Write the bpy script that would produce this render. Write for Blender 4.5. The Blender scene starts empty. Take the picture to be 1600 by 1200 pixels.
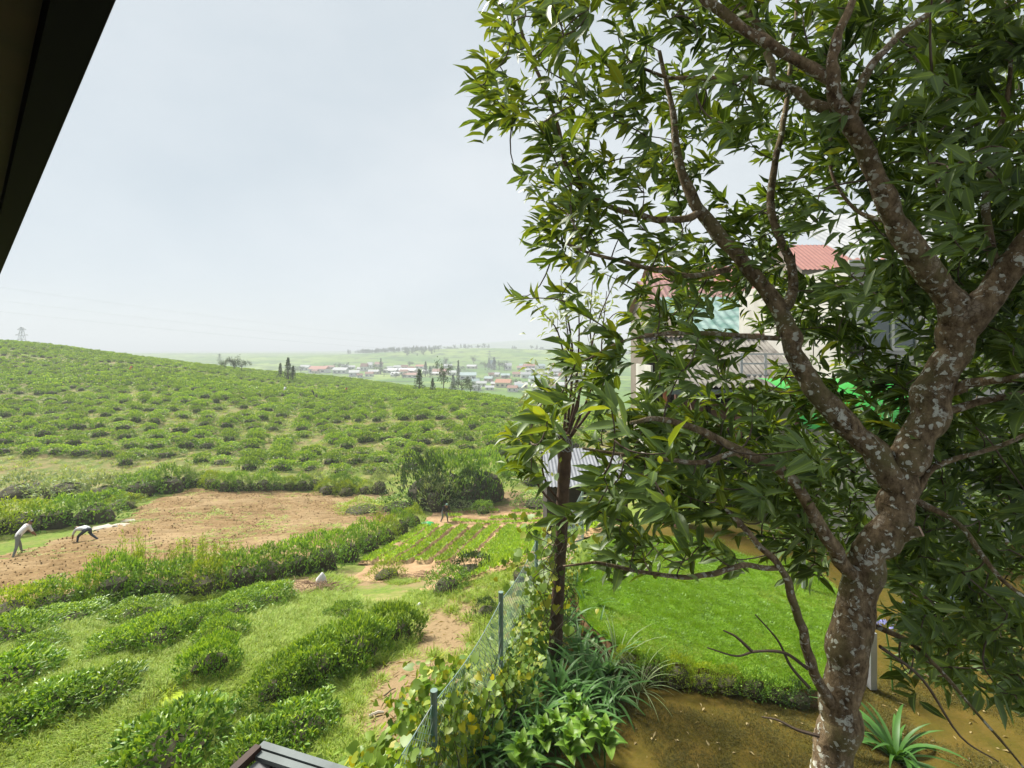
import bpy, bmesh, math, random
import numpy as np
from mathutils import Vector, Matrix

random.seed(7)
rng = np.random.default_rng(11)
scene = bpy.context.scene
COL = scene.collection
R = math.radians

# ------------------------------------------------------------------ camera
F = 746.0            # focal length in photo pixels (photo 1600 x 1200)
CX, HY = 800.0, 545.0
cam_data = bpy.data.cameras.new("camera")
cam_data.sensor_width = 36.0
cam_data.lens = F / 1600.0 * 36.0
cam_data.shift_y = -(600.0 - HY) / 1600.0
cam_data.clip_start = 0.05
cam_data.clip_end = 12000
cam = bpy.data.objects.new("camera", cam_data)
cam.location = (0, 0, 0)
cam.rotation_euler = (R(90), 0, 0)
COL.objects.link(cam)
scene.camera = cam

# ------------------------------------------------------------------ sky, sun, exposure
SUN_AZ, SUN_EL = R(-47), R(49)        # azimuth from +Y, negative = left
sun_dir = Vector((math.sin(SUN_AZ) * math.cos(SUN_EL), math.cos(SUN_AZ) * math.cos(SUN_EL), math.sin(SUN_EL)))
world = bpy.data.worlds.new("World")
scene.world = world
world.use_nodes = True
wn = world.node_tree
wn.nodes.clear()
w_out = wn.nodes.new("ShaderNodeOutputWorld")
w_bg = wn.nodes.new("ShaderNodeBackground")
w_bg.inputs["Strength"].default_value = 0.1
w_sky = wn.nodes.new("ShaderNodeTexSky")
w_sky.sky_type = 'NISHITA'
w_sky.sun_disc = False
w_sky.sun_elevation = SUN_EL
w_sky.sun_rotation = SUN_AZ
w_sky.dust_density = 4.0
w_sky.altitude = 1800
w_tc = wn.nodes.new("ShaderNodeTexCoord")
w_map = wn.nodes.new("ShaderNodeMapping")
w_map.inputs["Scale"].default_value = (1.0, 1.0, 1.9)
w_noise = wn.nodes.new("ShaderNodeTexNoise")
w_noise.inputs["Scale"].default_value = 1.25
w_noise.inputs["Detail"].default_value = 5.0
w_noise.inputs["Roughness"].default_value = 0.5
w_ramp = wn.nodes.new("ShaderNodeValToRGB")
w_ramp.color_ramp.elements[0].position = 0.36
w_ramp.color_ramp.elements[0].color = (0.70, 0.79, 0.84, 1)
w_ramp.color_ramp.elements[1].position = 0.66
w_ramp.color_ramp.elements[1].color = (0.93, 0.98, 1.0, 1)
w_gain = wn.nodes.new("ShaderNodeVectorMath")
w_gain.operation = 'SCALE'
w_gain.inputs["Scale"].default_value = 2.5
w_mix = wn.nodes.new("ShaderNodeMix")
w_mix.data_type = 'RGBA'
w_mix.inputs["Factor"].default_value = 0.95
wn.links.new(w_tc.outputs["Generated"], w_map.inputs["Vector"])
wn.links.new(w_map.outputs["Vector"], w_noise.inputs["Vector"])
wn.links.new(w_noise.outputs["Fac"], w_ramp.inputs["Fac"])
wn.links.new(w_ramp.outputs["Color"], w_gain.inputs[0])
wn.links.new(w_sky.outputs["Color"], w_mix.inputs["A"])
wn.links.new(w_gain.outputs["Vector"], w_mix.inputs["B"])
wn.links.new(w_mix.outputs["Result"], w_bg.inputs["Color"])
wn.links.new(w_bg.outputs["Background"], w_out.inputs["Surface"])

sun_data = bpy.data.lights.new("sun", 'SUN')
sun_data.energy = 3.1
sun_data.angle = R(18)
sun_data.color = (1.0, 0.95, 0.86)
sun = bpy.data.objects.new("sun", sun_data)
sun.rotation_euler = sun_dir.to_track_quat('Z', 'Y').to_euler()
sun.location = (-30, 10, 40)
COL.objects.link(sun)

scene.view_settings.view_transform = 'Standard'
scene.view_settings.look = 'None'
scene.view_settings.gamma = 1.0
scene.view_settings.use_curve_mapping = False
scene.view_settings.exposure = 1.75
scene.render.engine = 'CYCLES'
scene.cycles.use_denoising = True
scene.cycles.max_bounces = 6
scene.cycles.diffuse_bounces = 3
scene.cycles.glossy_bounces = 2
scene.cycles.transmission_bounces = 3
scene.cycles.transparent_max_bounces = 6
scene.cycles.volume_bounces = 0
scene.cycles.caustics_reflective = False
scene.cycles.caustics_refractive = False

# ------------------------------------------------------------------ helpers: pixels and terrain
def P(px, py, d):
    return Vector(((px - CX) / F * d, d, (HY - py) / F * d))

CTRL_PX = [  # px, py, depth: where the ground lies
    (50, 1190, 7.6), (300, 1150, 7.9), (620, 1110, 7.8), (300, 1060, 9.3), (20, 1050, 10.3), (700, 1000, 10.6),
    (100, 960, 14.6), (440, 890, 19.5), (650, 940, 13.5), (450, 912, 16.8), (250, 960, 14.0),
    (20, 868, 22), (150, 845, 24), (300, 765, 39), (540, 770, 42), (650, 803, 34), (400, 820, 29),
    (560, 890, 19.5), (695, 815, 32), (840, 830, 27), (800, 890, 18.5), (700, 860, 24), (860, 800, 34),
    (600, 752, 46), (100, 742, 47), (820, 768, 40), (0, 800, 32), (100, 770, 39),
    (0, 650, 70), (0, 590, 95), (0, 545, 125), (0, 526, 150), (110, 541, 150), (400, 586, 140), (250, 650, 66), (250, 603, 88), (250, 570, 120), (250, 564, 145),
    (500, 690, 60), (500, 640, 80), (500, 611, 115), (500, 597, 138),
    (750, 660, 68), (750, 690, 57), (780, 630, 90), (800, 627, 103), (650, 609, 122),
    (-300, 640, 70), (-300, 545, 130), (-300, 510, 160), (-300, 850, 22), (-300, 1000, 11), (-300, 740, 45),
]
CTRL_W = [  # x, y, z in metres, camera at the origin
    (2.0, 6.9, -5.55), (6, 7, -5.5), (5, 10, -5.4), (3.2, 14, -5.3), (8, 14, -5.3), (14, 16, -5.2), (2.1, 10.5, -5.5), (1.6, 13.5, -5.75),
    (-0.9, 5.2, -5.5), (-.2, 7.3, -5.7), (.7, 9.6, -6.0), (1.6, 12, -6.4), (0, 2, -5.4), (6, 2, -5.4), (-6, 2, -6.0), (14, 4, -5.2), (0, -20, -4),
    (30, 20, -5.2), (-40, -10, -4.5), (20, -20, -4), (30, 45, -8), (12, 30, -8.5), (8, 45, -12), (60, 60, -9), (80, 130, -20), (30, 80, -14), (20, 110, -16),
    (-150, 190, -5), (-60, 175, -11), (0, 150, -17), (40, 180, -24), (-250, 130, 10), (-250, 220, 6), (-200, 60, -8), (-150, 20, -8), (-60, 230, -20), (-120, 240, -11),
]
pts = [tuple(P(*c)) for c in CTRL_PX] + CTRL_W
_cp = np.array(pts, float)
_xy = _cp[:, :2] / 50.0
def _k(r2):
    return np.where(r2 > 1e-12, r2 * np.log(np.maximum(r2, 1e-12)), 0.0)
_n = len(_cp)
_A = np.zeros((_n + 3, _n + 3))
_A[:_n, :_n] = _k(((_xy[:, None] - _xy[None]) ** 2).sum(-1)) + 0.0006 * np.eye(_n)
_A[:_n, _n] = 1; _A[:_n, _n + 1:] = _xy; _A[_n, :_n] = 1; _A[_n + 1:, :_n] = _xy.T
_w = np.linalg.solve(_A, np.concatenate([_cp[:, 2], [0, 0, 0]]))

def smooth(a, b, t):
    t = np.clip((t - a) / (b - a), 0, 1)
    return t * t * (3 - 2 * t)

def far_height(x, y):
    z = np.full_like(x, -28.0)
    def hill(cx, cy, sx, sy, h):
        return h * np.exp(-((x - cx) / sx) ** 2 - ((y - cy) / sy) ** 2)
    z = z + hill(-130, 1000, 200, 260, 15) + hill(60, 950, 170, 160, 9)
    z = z + hill(250, 3000, 800, 600, 66) + hill(1300, 2800, 900, 600, 70)
    z = z + 10 * smooth(500, 900, y) + hill(-900, 1200, 500, 600, 6) + hill(1200, 1200, 600, 700, 30)
    return z

def G(x, y):
    x = np.asarray(x, float); y = np.asarray(y, float)
    shp = x.shape
    xf = x.ravel(); yf = y.ravel()
    out = np.empty_like(xf)
    for s in range(0, len(xf), 20000):
        q = np.stack([np.clip(xf[s:s + 20000], -300, 200), np.clip(yf[s:s + 20000], -30, 260)], -1) / 50.0
        out[s:s + 20000] = _k(((q[:, None] - _xy[None]) ** 2).sum(-1)) @ _w[:_n] + _w[_n] + q @ _w[_n + 1:]
    t = smooth(165, 330, np.hypot(xf * 0.75, yf))
    out = out * (1 - t) + far_height(xf, yf) * t
    # small undulation
    out = out + 0.05 * np.sin(xf * 1.3 + 0.7 * yf) * np.sin(yf * 1.1 - 0.4 * xf) * smooth(4, 9, yf)
    return out.reshape(shp)

def gz(x, y):
    return float(G(np.array([x]), np.array([y]))[0])

_ds = np.geomspace(3.0, 3000.0, 700)
_hit_cache = {}
def hit(px, py):
    """The point of the ground that the photo shows at a pixel."""
    key = (round(px, 1), round(py, 1))
    if key in _hit_cache:
        return _hit_cache[key].copy()
    x = (px - CX) / F * _ds; z = (HY - py) / F * _ds
    g = G(x, _ds)
    b = np.nonzero(z < g)[0]
    i = b[0] if len(b) else len(_ds) - 1
    d = _ds[i]
    if i > 0:
        a0 = z[i - 1] - g[i - 1]; a1 = z[i] - g[i]
        d = _ds[i - 1] + (_ds[i] - _ds[i - 1]) * a0 / (a0 - a1 + 1e-12)
    v = Vector(((px - CX) / F * d, d, 0)); v.z = gz(v.x, v.y)
    _hit_cache[key] = v
    return v.copy()

# ------------------------------------------------------------------ helpers: objects
def obj(name, me, mat=None, parent=None, label=None, cat=None, group=None, kind=None, loc=None):
    o = bpy.data.objects.new(name, me)
    COL.objects.link(o)
    if mat is not None and me is not None and len(me.materials) == 0:
        me.materials.append(mat)
    if parent is not None:
        o.parent = parent
    if loc is not None:
        o.location = loc
    if label: o["label"] = label
    if cat: o["category"] = cat
    if group: o["group"] = group
    if kind: o["kind"] = kind
    return o

def empty(name, loc, label, cat, group=None, rz=0.0):
    o = obj(name, None, label=label, cat=cat, group=group, loc=loc)
    o.rotation_euler = (0, 0, rz)
    o.empty_display_size = 0.2
    return o

def mesh_np(name, v, faces, attr=None, smooth_shade=False):
    """faces: list of arrays (n,3) / (n,4)"""
    me = bpy.data.meshes.new(name)
    v = np.ascontiguousarray(v, np.float32)
    me.vertices.add(len(v)); me.vertices.foreach_set("co", v.ravel())
    loops = np.concatenate([np.asarray(f, np.int32).ravel() for f in faces])
    sizes = np.concatenate([np.full(len(f), np.asarray(f).shape[1], np.int32) for f in faces])
    me.loops.add(len(loops)); me.loops.foreach_set("vertex_index", loops)
    me.polygons.add(len(sizes))
    st = np.concatenate([[0], np.cumsum(sizes)[:-1]]).astype(np.int32)
    me.polygons.foreach_set("loop_start", st)
    if smooth_shade:
        me.polygons.foreach_set("use_smooth", np.ones(len(sizes), bool))
    me.update(calc_edges=True)
    if attr is not None:
        for nm, a in attr.items():
            a = np.ascontiguousarray(a, np.float32)
            if a.ndim == 1:
                at = me.attributes.new(nm, 'FLOAT', 'POINT'); at.data.foreach_set("value", a)
            else:
                at = me.attributes.new(nm, 'FLOAT_VECTOR', 'POINT'); at.data.foreach_set("vector", a.ravel())
    return me

class MB:
    """collects simple shapes and links them as ONE mesh"""
    def __init__(s): s.v = []; s.f = []
    def add(s, vs, fs):
        b = len(s.v); s.v += [tuple(x) for x in vs]; s.f += [tuple(i + b for i in f) for f in fs]; return s
    def box(s, c, size, rz=0.0, M=None):
        cx, cy, cz = c; a, b, h = size[0] / 2, size[1] / 2, size[2] / 2
        cs, sn = math.cos(rz), math.sin(rz); vs = []
        for z in (-h, h):
            for x, y in ((-a, -b), (a, -b), (a, b), (-a, b)):
                p = Vector((x * cs - y * sn, x * sn + y * cs, z))
                if M is not None: p = M @ p
                vs.append((cx + p.x, cy + p.y, cz + p.z))
        return s.add(vs, [(3, 2, 1, 0), (4, 5, 6, 7), (0, 1, 5, 4), (1, 2, 6, 5), (2, 3, 7, 6), (3, 0, 4, 7)])
    def bar(s, p, q, w, h=None):
        p = Vector(p); q = Vector(q); d = q - p; h = h or w
        quat = d.to_track_quat('X', 'Z')
        return s.box((p + q) / 2, (d.length, w, h), M=quat.to_matrix())
    def quadstrip(s, rows):
        b = len(s.v); n = len(rows[0])
        for r in rows: s.v += [tuple(x) for x in r]
        for i in range(len(rows) - 1):
            for j in range(n - 1):
                s.f.append((b + i * n + j, b + i * n + j + 1, b + (i + 1) * n + j + 1, b + (i + 1) * n + j))
        return s
    def tube(s, pts, rad, sides=8, cap=True, wob=0.0):
        pts = [Vector(p) for p in pts]; n = len(pts)
        if not hasattr(rad, '__len__'): rad = [rad] * n
        b = len(s.v); prev = None
        for i, p in enumerate(pts):
            t = (pts[min(i + 1, n - 1)] - pts[max(i - 1, 0)]).normalized()
            if prev is None:
                u = t.orthogonal().normalized()
            else:
                u = (prev - t * prev.dot(t)).normalized()
            prev = u; w = t.cross(u)
            for k in range(sides):
                a = 2 * math.pi * k / sides
                rr = rad[i] * (1 + wob * random.uniform(-1, 1))
                s.v.append(tuple(p + (u * math.cos(a) + w * math.sin(a)) * rr))
        for i in range(n - 1):
            for k in range(sides):
                k2 = (k + 1) % sides
                s.f.append((b + i * sides + k, b + i * sides + k2, b + (i + 1) * sides + k2, b + (i + 1) * sides + k))
        if cap:
            s.f.append(tuple(b + k for k in reversed(range(sides))))
            s.f.append(tuple(b + (n - 1) * sides + k for k in range(sides)))
        return s
    def mesh(s, name, smooth_shade=False):
        me = bpy.data.meshes.new(name); me.from_pydata(s.v, [], s.f)
        if smooth_shade:
            me.polygons.foreach_set("use_smooth", np.ones(len(me.polygons), bool))
        me.update(); return me
    def build(s, name, mat, parent=None, smooth_shade=False, **kw):
        return obj(name, s.mesh(name, smooth_shade), mat, parent, **kw)

def spline(pts, per=6):
    """Catmull-Rom through rows of any width"""
    p = np.array([list(q) for q in pts], float)
    p = np.vstack([2 * p[0] - p[1], p, 2 * p[-1] - p[-2]])
    out = []
    for i in range(1, len(p) - 2):
        for k in range(per):
            t = k / per
            out.append(0.5 * ((2 * p[i]) + (-p[i - 1] + p[i + 1]) * t + (2 * p[i - 1] - 5 * p[i] + 4 * p[i + 1] - p[i + 2]) * t * t + (-p[i - 1] + 3 * p[i] - 3 * p[i + 1] + p[i + 2]) * t ** 3))
    out.append(p[-2])
    return np.array(out)

# leaf templates: (along, side, up), faces
LEAF8 = (np.array([(0, 0, 0), (.28, -.40, .05), (.28, 0, -.01), (.28, .40, .05), (.64, -.36, .035), (.64, 0, -.035), (.64, .36, .035), (1, 0, -.10)], float),
         [np.array([(0, 2, 1), (0, 3, 2), (4, 5, 7), (5, 6, 7)]), np.array([(1, 2, 5, 4), (2, 3, 6, 5)])])
LEAF4 = (np.array([(0, 0, 0), (.45, -.45, .07), (.5, 0, -.02), (.45, .45, .07), (1, 0, -.08)], float), [np.array([(0, 2, 1), (0, 3, 2), (1, 2, 4), (2, 3, 4)])])
LEAF2 = (np.array([(0, 0, 0), (.5, -.5, .05), (1, 0, 0), (.5, .5, .05)], float), [np.array([(0, 2, 1), (0, 3, 2)])])
HEART = (np.array([(0, 0, 0), (-.18, -.28, .03), (.10, -.52, .05), (.5, -.42, .02), (.5, 0, -.03), (.5, .42, .02), (.10, .52, .05), (-.18, .28, .03), (1, 0, -.12)], float),
         [np.array([(0, 1, 2), (0, 6, 7), (3, 8, 4), (4, 8, 5)]), np.array([(0, 2, 3, 4), (0, 4, 5, 6)])])

def unit(a):
    return a / np.maximum(np.linalg.norm(a, axis=-1, keepdims=True), 1e-9)

def leaf_mesh(name, pos, dirs, nors, length, width, tint, tpl=LEAF4):
    tv, tf = tpl
    n = len(pos); k = len(tv)
    D = unit(dirs); S = unit(np.cross(nors, D) + 1e-6); N = np.cross(D, S)
    L = np.broadcast_to(length, (n,))[:, None, None]; W = np.broadcast_to(width, (n,))[:, None, None]
    lr = np.random.default_rng(n)
    fold = lr.uniform(.2, 2.2, n)[:, None, None] if n > 1 else 1.0
    bend = lr.normal(-.06, .14, n)[:, None, None] if n > 1 else 0.0
    twist = lr.normal(0, .12, n)[:, None, None] if n > 1 else 0.0
    v = pos[:, None] + L * (bend * tv[None, :, 0:1] ** 2 + twist * tv[None, :, 0:1] * tv[None, :, 1:2]) * N[:, None] + L * tv[None, :, 0:1] * D[:, None] + W * tv[None, :, 1:2] * S[:, None] + L * fold * tv[None, :, 2:3] * N[:, None]
    off = (np.arange(n) * k)[:, None, None]
    faces = [(f[None] + off).reshape(-1, f.shape[1]) for f in tf]
    lf = np.empty((n, k, 3)); lf[..., 0] = np.broadcast_to(tint, (n,))[:, None]; lf[..., 1] = tv[None, :, 1]; lf[..., 2] = tv[None, :, 0]
    return mesh_np(name, v.reshape(-1, 3), faces, {"lf": lf.reshape(-1, 3)})

# ------------------------------------------------------------------ materials
def new_mat(name):
    m = bpy.data.materials.new(name); m.use_nodes = True
    nt = m.node_tree; nt.nodes.clear()
    out = nt.nodes.new("ShaderNodeOutputMaterial")
    return m, nt, out

def N_(nt, t, **inp):
    n = nt.nodes.new(t)
    for k, v in inp.items():
        n.inputs[k.replace('_', ' ')].default_value = v
    return n

def mixc(nt, fac, a, b, mode='MIX'):
    m = nt.nodes.new("ShaderNodeMix"); m.data_type = 'RGBA'; m.blend_type = mode
    for s, v in (("Factor", fac), ("A", a), ("B", b)):
        if hasattr(v, 'is_output'): nt.links.new(v, m.inputs[s])
        elif s == "Factor": m.inputs[s].default_value = v
        else: m.inputs[s].default_value = (*v, 1) if len(v) == 3 else v
    return m.outputs["Result"]

def ramp(nt, fac, a, b):
    r = nt.nodes.new("ShaderNodeMapRange"); r.clamp = True
    nt.links.new(fac, r.inputs["Value"]); r.inputs["From Min"].default_value = a; r.inputs["From Max"].default_value = b
    return r.outputs["Result"]

def noise_(nt, scale, detail=4.0, rough=0.55, vec=None, dist=0.0):
    n = N_(nt, "ShaderNodeTexNoise", Scale=scale, Detail=detail, Roughness=rough, Distortion=dist)
    if vec is None:
        g = nt.nodes.new("ShaderNodeNewGeometry"); vec = g.outputs["Position"]
    nt.links.new(vec, n.inputs["Vector"])
    return n.outputs["Fac"]

def leaf_mat(name, dark, light, young, back=None, rough=0.45, trans=0.35, vein=0.0, spec=0.4):
    """two-sided leaf: colour varies leaf by leaf, 'tint' 0..1 runs to the young-leaf colour"""
    m, nt, out = new_mat(name)
    g = nt.nodes.new("ShaderNodeNewGeometry")
    oi = nt.nodes.new("ShaderNodeObjectInfo")
    at = nt.nodes.new("ShaderNodeAttribute"); at.attribute_name = "lf"
    sep = nt.nodes.new("ShaderNodeSeparateXYZ"); nt.links.new(at.outputs["Vector"], sep.inputs[0])
    c = mixc(nt, g.outputs["Random Per Island"], dark, light)
    c = mixc(nt, sep.outputs["X"], c, young)
    hsv = nt.nodes.new("ShaderNodeHueSaturation")
    mr = nt.nodes.new("ShaderNodeMapRange"); nt.links.new(oi.outputs["Random"], mr.inputs["Value"])
    mr.inputs["To Min"].default_value = 0.80; mr.inputs["To Max"].default_value = 1.2
    nt.links.new(mr.outputs["Result"], hsv.inputs["Value"]); nt.links.new(c, hsv.inputs["Color"])
    c = hsv.outputs["Color"]
    if back is not None:
        c = mixc(nt, g.outputs["Backfacing"], c, back)
    if vein > 0:
        ab = nt.nodes.new("ShaderNodeMath"); ab.operation = 'ABSOLUTE'; nt.links.new(sep.outputs["Y"], ab.inputs[0])
        c = mixc(nt, ramp(nt, ab.outputs[0], 0.07, 0.0), c, tuple(min(1, x * 1.7 + vein * 0.06) for x in light))
    b = N_(nt, "ShaderNodeBsdfPrincipled", Roughness=rough)
    b.inputs["Specular IOR Level"].default_value = spec
    nt.links.new(c, b.inputs["Base Color"])
    t = nt.nodes.new("ShaderNodeBsdfTranslucent")
    tc = mixc(nt, 1.0, c, (1.25, 1.15, 0.45), 'MULTIPLY'); nt.links.new(tc, t.inputs["Color"])
    mx = nt.nodes.new("ShaderNodeMixShader"); mx.inputs[0].default_value = trans
    nt.links.new(b.outputs[0], mx.inputs[1]); nt.links.new(t.outputs[0], mx.inputs[2])
    nt.links.new(mx.outputs[0], out.inputs["Surface"])
    return m

def plain_mat(name, a, b=None, scale=3.0, rough=0.7, metal=0.0, bump=0.0, bscale=None, detail=5.0, spec=0.4, lo=0.35, hi=0.65, coord='Object'):
    """base colour that wanders between two tones, with optional fine relief"""
    m, nt, out = new_mat(name)
    tc = nt.nodes.new("ShaderNodeTexCoord"); vec = tc.outputs[coord]
    p = N_(nt, "ShaderNodeBsdfPrincipled", Roughness=rough, Metallic=metal)
    p.inputs["Specular IOR Level"].default_value = spec
    if b is not None:
        c = mixc(nt, ramp(nt, noise_(nt, scale, detail, 0.6, vec), lo, hi), a, b)
        nt.links.new(c, p.inputs["Base Color"])
    else:
        p.inputs["Base Color"].default_value = (*a, 1)
    if bump > 0:
        bp = nt.nodes.new("ShaderNodeBump"); bp.inputs["Strength"].default_value = bump; bp.inputs["Distance"].default_value = 0.02
        nt.links.new(noise_(nt, bscale or scale * 6, 4, 0.6, vec), bp.inputs["Height"]); nt.links.new(bp.outputs[0], p.inputs["Normal"])
    nt.links.new(p.outputs[0], out.inputs["Surface"])
    return m
M = {}
M['tree_leaf'] = leaf_mat("tree_leaf", (0.020, 0.055, 0.006), (0.105, 0.168, 0.015), (0.36, 0.41, 0.035), back=(0.12, 0.19, 0.06), rough=0.42, trans=0.40, vein=0.6, spec=0.35)
M['tea'] = leaf_mat("tea_leaf", (0.045, 0.14, 0.018), (0.18, 0.35, 0.045), (0.34, 0.49, 0.06), rough=0.42, trans=0.30)
M['tea_hill'] = leaf_mat("tea_leaf_hill", (0.055, 0.155, 0.015), (0.19, 0.35, 0.03), (0.36, 0.50, 0.05), rough=0.5, trans=0.3)
M['hedge'] = leaf_mat("hedge_leaf", (0.055, 0.15, 0.02), (0.18, 0.35, 0.045), (0.33, 0.49, 0.07), rough=0.5, trans=0.3)
M['lime'] = leaf_mat("lime_leaf", (0.15, 0.25, 0.02), (0.27, 0.39, 0.04), (0.42, 0.48, 0.06), rough=0.55, trans=0.4)
M['pale'] = leaf_mat("pale_leaf", (0.17, 0.25, 0.1), (0.3, 0.38, 0.17), (0.42, 0.48, 0.26), rough=0.6, trans=0.3)
M['darkleaf'] = leaf_mat("dark_leaf", (0.022, 0.06, 0.014), (0.06, 0.11, 0.03), (0.12, 0.18, 0.05), rough=0.5, trans=0.2)
M['blade'] = leaf_mat("grass_blade", (0.17, 0.31, 0.02), (0.31, 0.46, 0.04), (0.5, 0.45, 0.12), rough=0.6, trans=0.4)
M['lawn_blade'] = leaf_mat("lawn_blade", (0.13, 0.31, 0.008), (0.23, 0.42, 0.014), (0.34, 0.44, 0.03), rough=0.55, trans=0.4)
M['strap'] = leaf_mat("strap_leaf", (0.035, 0.12, 0.022), (0.07, 0.19, 0.035), (0.20, 0.30, 0.05), rough=0.48, trans=0.25, spec=0.35)
M['broad'] = leaf_mat("broad_leaf", (0.09, 0.22, 0.02), (0.16, 0.31, 0.035), (0.3, 0.40, 0.05), rough=0.45, trans=0.35, vein=0.5)
M['vine'] = leaf_mat("vine_leaf", (0.07, 0.15, 0.02), (0.24, 0.36, 0.05), (0.52, 0.46, 0.03), rough=0.45, trans=0.4)
M['seedling'] = leaf_mat("seedling_leaf", (0.17, 0.31, 0.02), (0.30, 0.46, 0.05), (0.42, 0.50, 0.08), rough=0.55, trans=0.4)
M['far_leaf'] = leaf_mat("far_tree_leaf", (0.035, 0.075, 0.025), (0.07, 0.12, 0.035), (0.12, 0.16, 0.05), rough=0.6, trans=0.2)
M['twig'] = plain_mat("bush_twigs", (0.075, 0.06, 0.035), (0.045, 0.05, 0.022), 6, 0.9)
M['dry'] = leaf_mat("dry_stalk", (0.22, 0.16, 0.07), (0.36, 0.28, 0.12), (0.45, 0.36, 0.18), rough=0.8, trans=0.2)
M['white_paint'] = plain_mat("white_paint", (0.50, 0.49, 0.45), (0.36, 0.35, 0.32), 1.2, 0.6)
M['cream'] = plain_mat("cream_plaster", (0.46, 0.40, 0.28), (0.36, 0.31, 0.22), 0.8, 0.8, bump=0.1)
M['glass'] = plain_mat("window_glass", (0.05, 0.07, 0.07), None, rough=0.06, spec=0.8)
M['steel'] = plain_mat("galvanised_steel", (0.42, 0.44, 0.45), (0.32, 0.34, 0.35), 4, 0.45, metal=0.6)
M['dark_wood'] = plain_mat("dark_wood", (0.035, 0.016, 0.008), (0.02, 0.010, 0.006), 3, 0.6)
M['black_paint'] = plain_mat("black_paint", (0.006, 0.006, 0.008), None, rough=0.8, spec=0.1)
M['post_green'] = plain_mat("post_green", (0.10, 0.20, 0.17), (0.20, 0.24, 0.22), 9, 0.6)
M['soil_dark'] = plain_mat("soil_dark", (0.13, 0.075, 0.035), (0.2, 0.115, 0.05), 4, 0.95, bump=0.4, coord='Object')
M['stone'] = plain_mat("pale_stone", (0.5, 0.45, 0.36), (0.36, 0.32, 0.26), 5, 0.9, bump=0.3)
M['plastic_white'] = plain_mat("white_plastic_sack", (0.75, 0.75, 0.76), (0.6, 0.6, 0.63), 5, 0.45)
M['plastic_green'] = plain_mat("green_plastic", (0.03, 0.45, 0.10), (0.05, 0.36, 0.09), 6, 0.4)

# ------------------------------------------------------------------ ground
FX = lambda y: -0.85 + (y - 5.2) * (0.68 + 0.85) / 4.4        # fence line x at depth y

# stains of soil, dry grass and bright grass: px, py, radius in px (x, y), channel (0 soil, 1 dry, 2 bright), strength
STAINS = [(655, 1070, 100, 66, 0, 1.1), (695, 990, 74, 60, 0, 1.1), (615, 1125, 75, 75, 0, 1.05), (722, 945, 66, 40, 0, .8), (635, 1175, 62, 45, 0, 1), (590, 1180, 60, 30, 0, .5),
          (470, 915, 60, 22, 0, 1.0), (570, 905, 60, 16, 0, .8), (660, 905, 60, 16, 0, .7), (760, 920, 60, 30, 0, .6), (380, 985, 40, 22, 0, .5), (400, 1010, 30, 16, 0, .4),
          (400, 960, 90, 40, 1, .9), (200, 1040, 70, 40, 1, .7), (60, 1180, 70, 30, 1, .9), (260, 1030, 70, 30, 1, .8), (130, 1140, 70, 40, 1, .5), (480, 960, 80, 30, 1, .7), (620, 940, 80, 24, 1, .6), (360, 1090, 40, 30, 1, .7),
          (240, 1090, 110, 40, 2, .9), (500, 1160, 70, 40, 2, .9), (420, 930, 80, 20, 2, .5), (330, 1110, 60, 40, 2, .8), (560, 960, 60, 20, 2, .6), (520, 1090, 50, 30, 2, .5), (30, 1130, 70, 40, 2, .6),
          (80, 735, 120, 12, 1, .9), (30, 770, 70, 16, 2, .8), (320, 755, 150, 8, 0, .6), (300, 640, 160, 14, 0, .45), (520, 635, 80, 10, 0, .5), (120, 655, 120, 12, 0, .4), (420, 700, 120, 16, 0, .3), (260, 610, 80, 10, 0, .3), (650, 690, 60, 20, 0, .3),
          (805, 775, 40, 10, 0, .9), (830, 790, 60, 14, 0, .9), (560, 775, 60, 12, 0, .9), (560, 790, 70, 14, 2, .8), (180, 735, 60, 10, 0, .6), (480, 735, 40, 8, 0, .5)]

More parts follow.
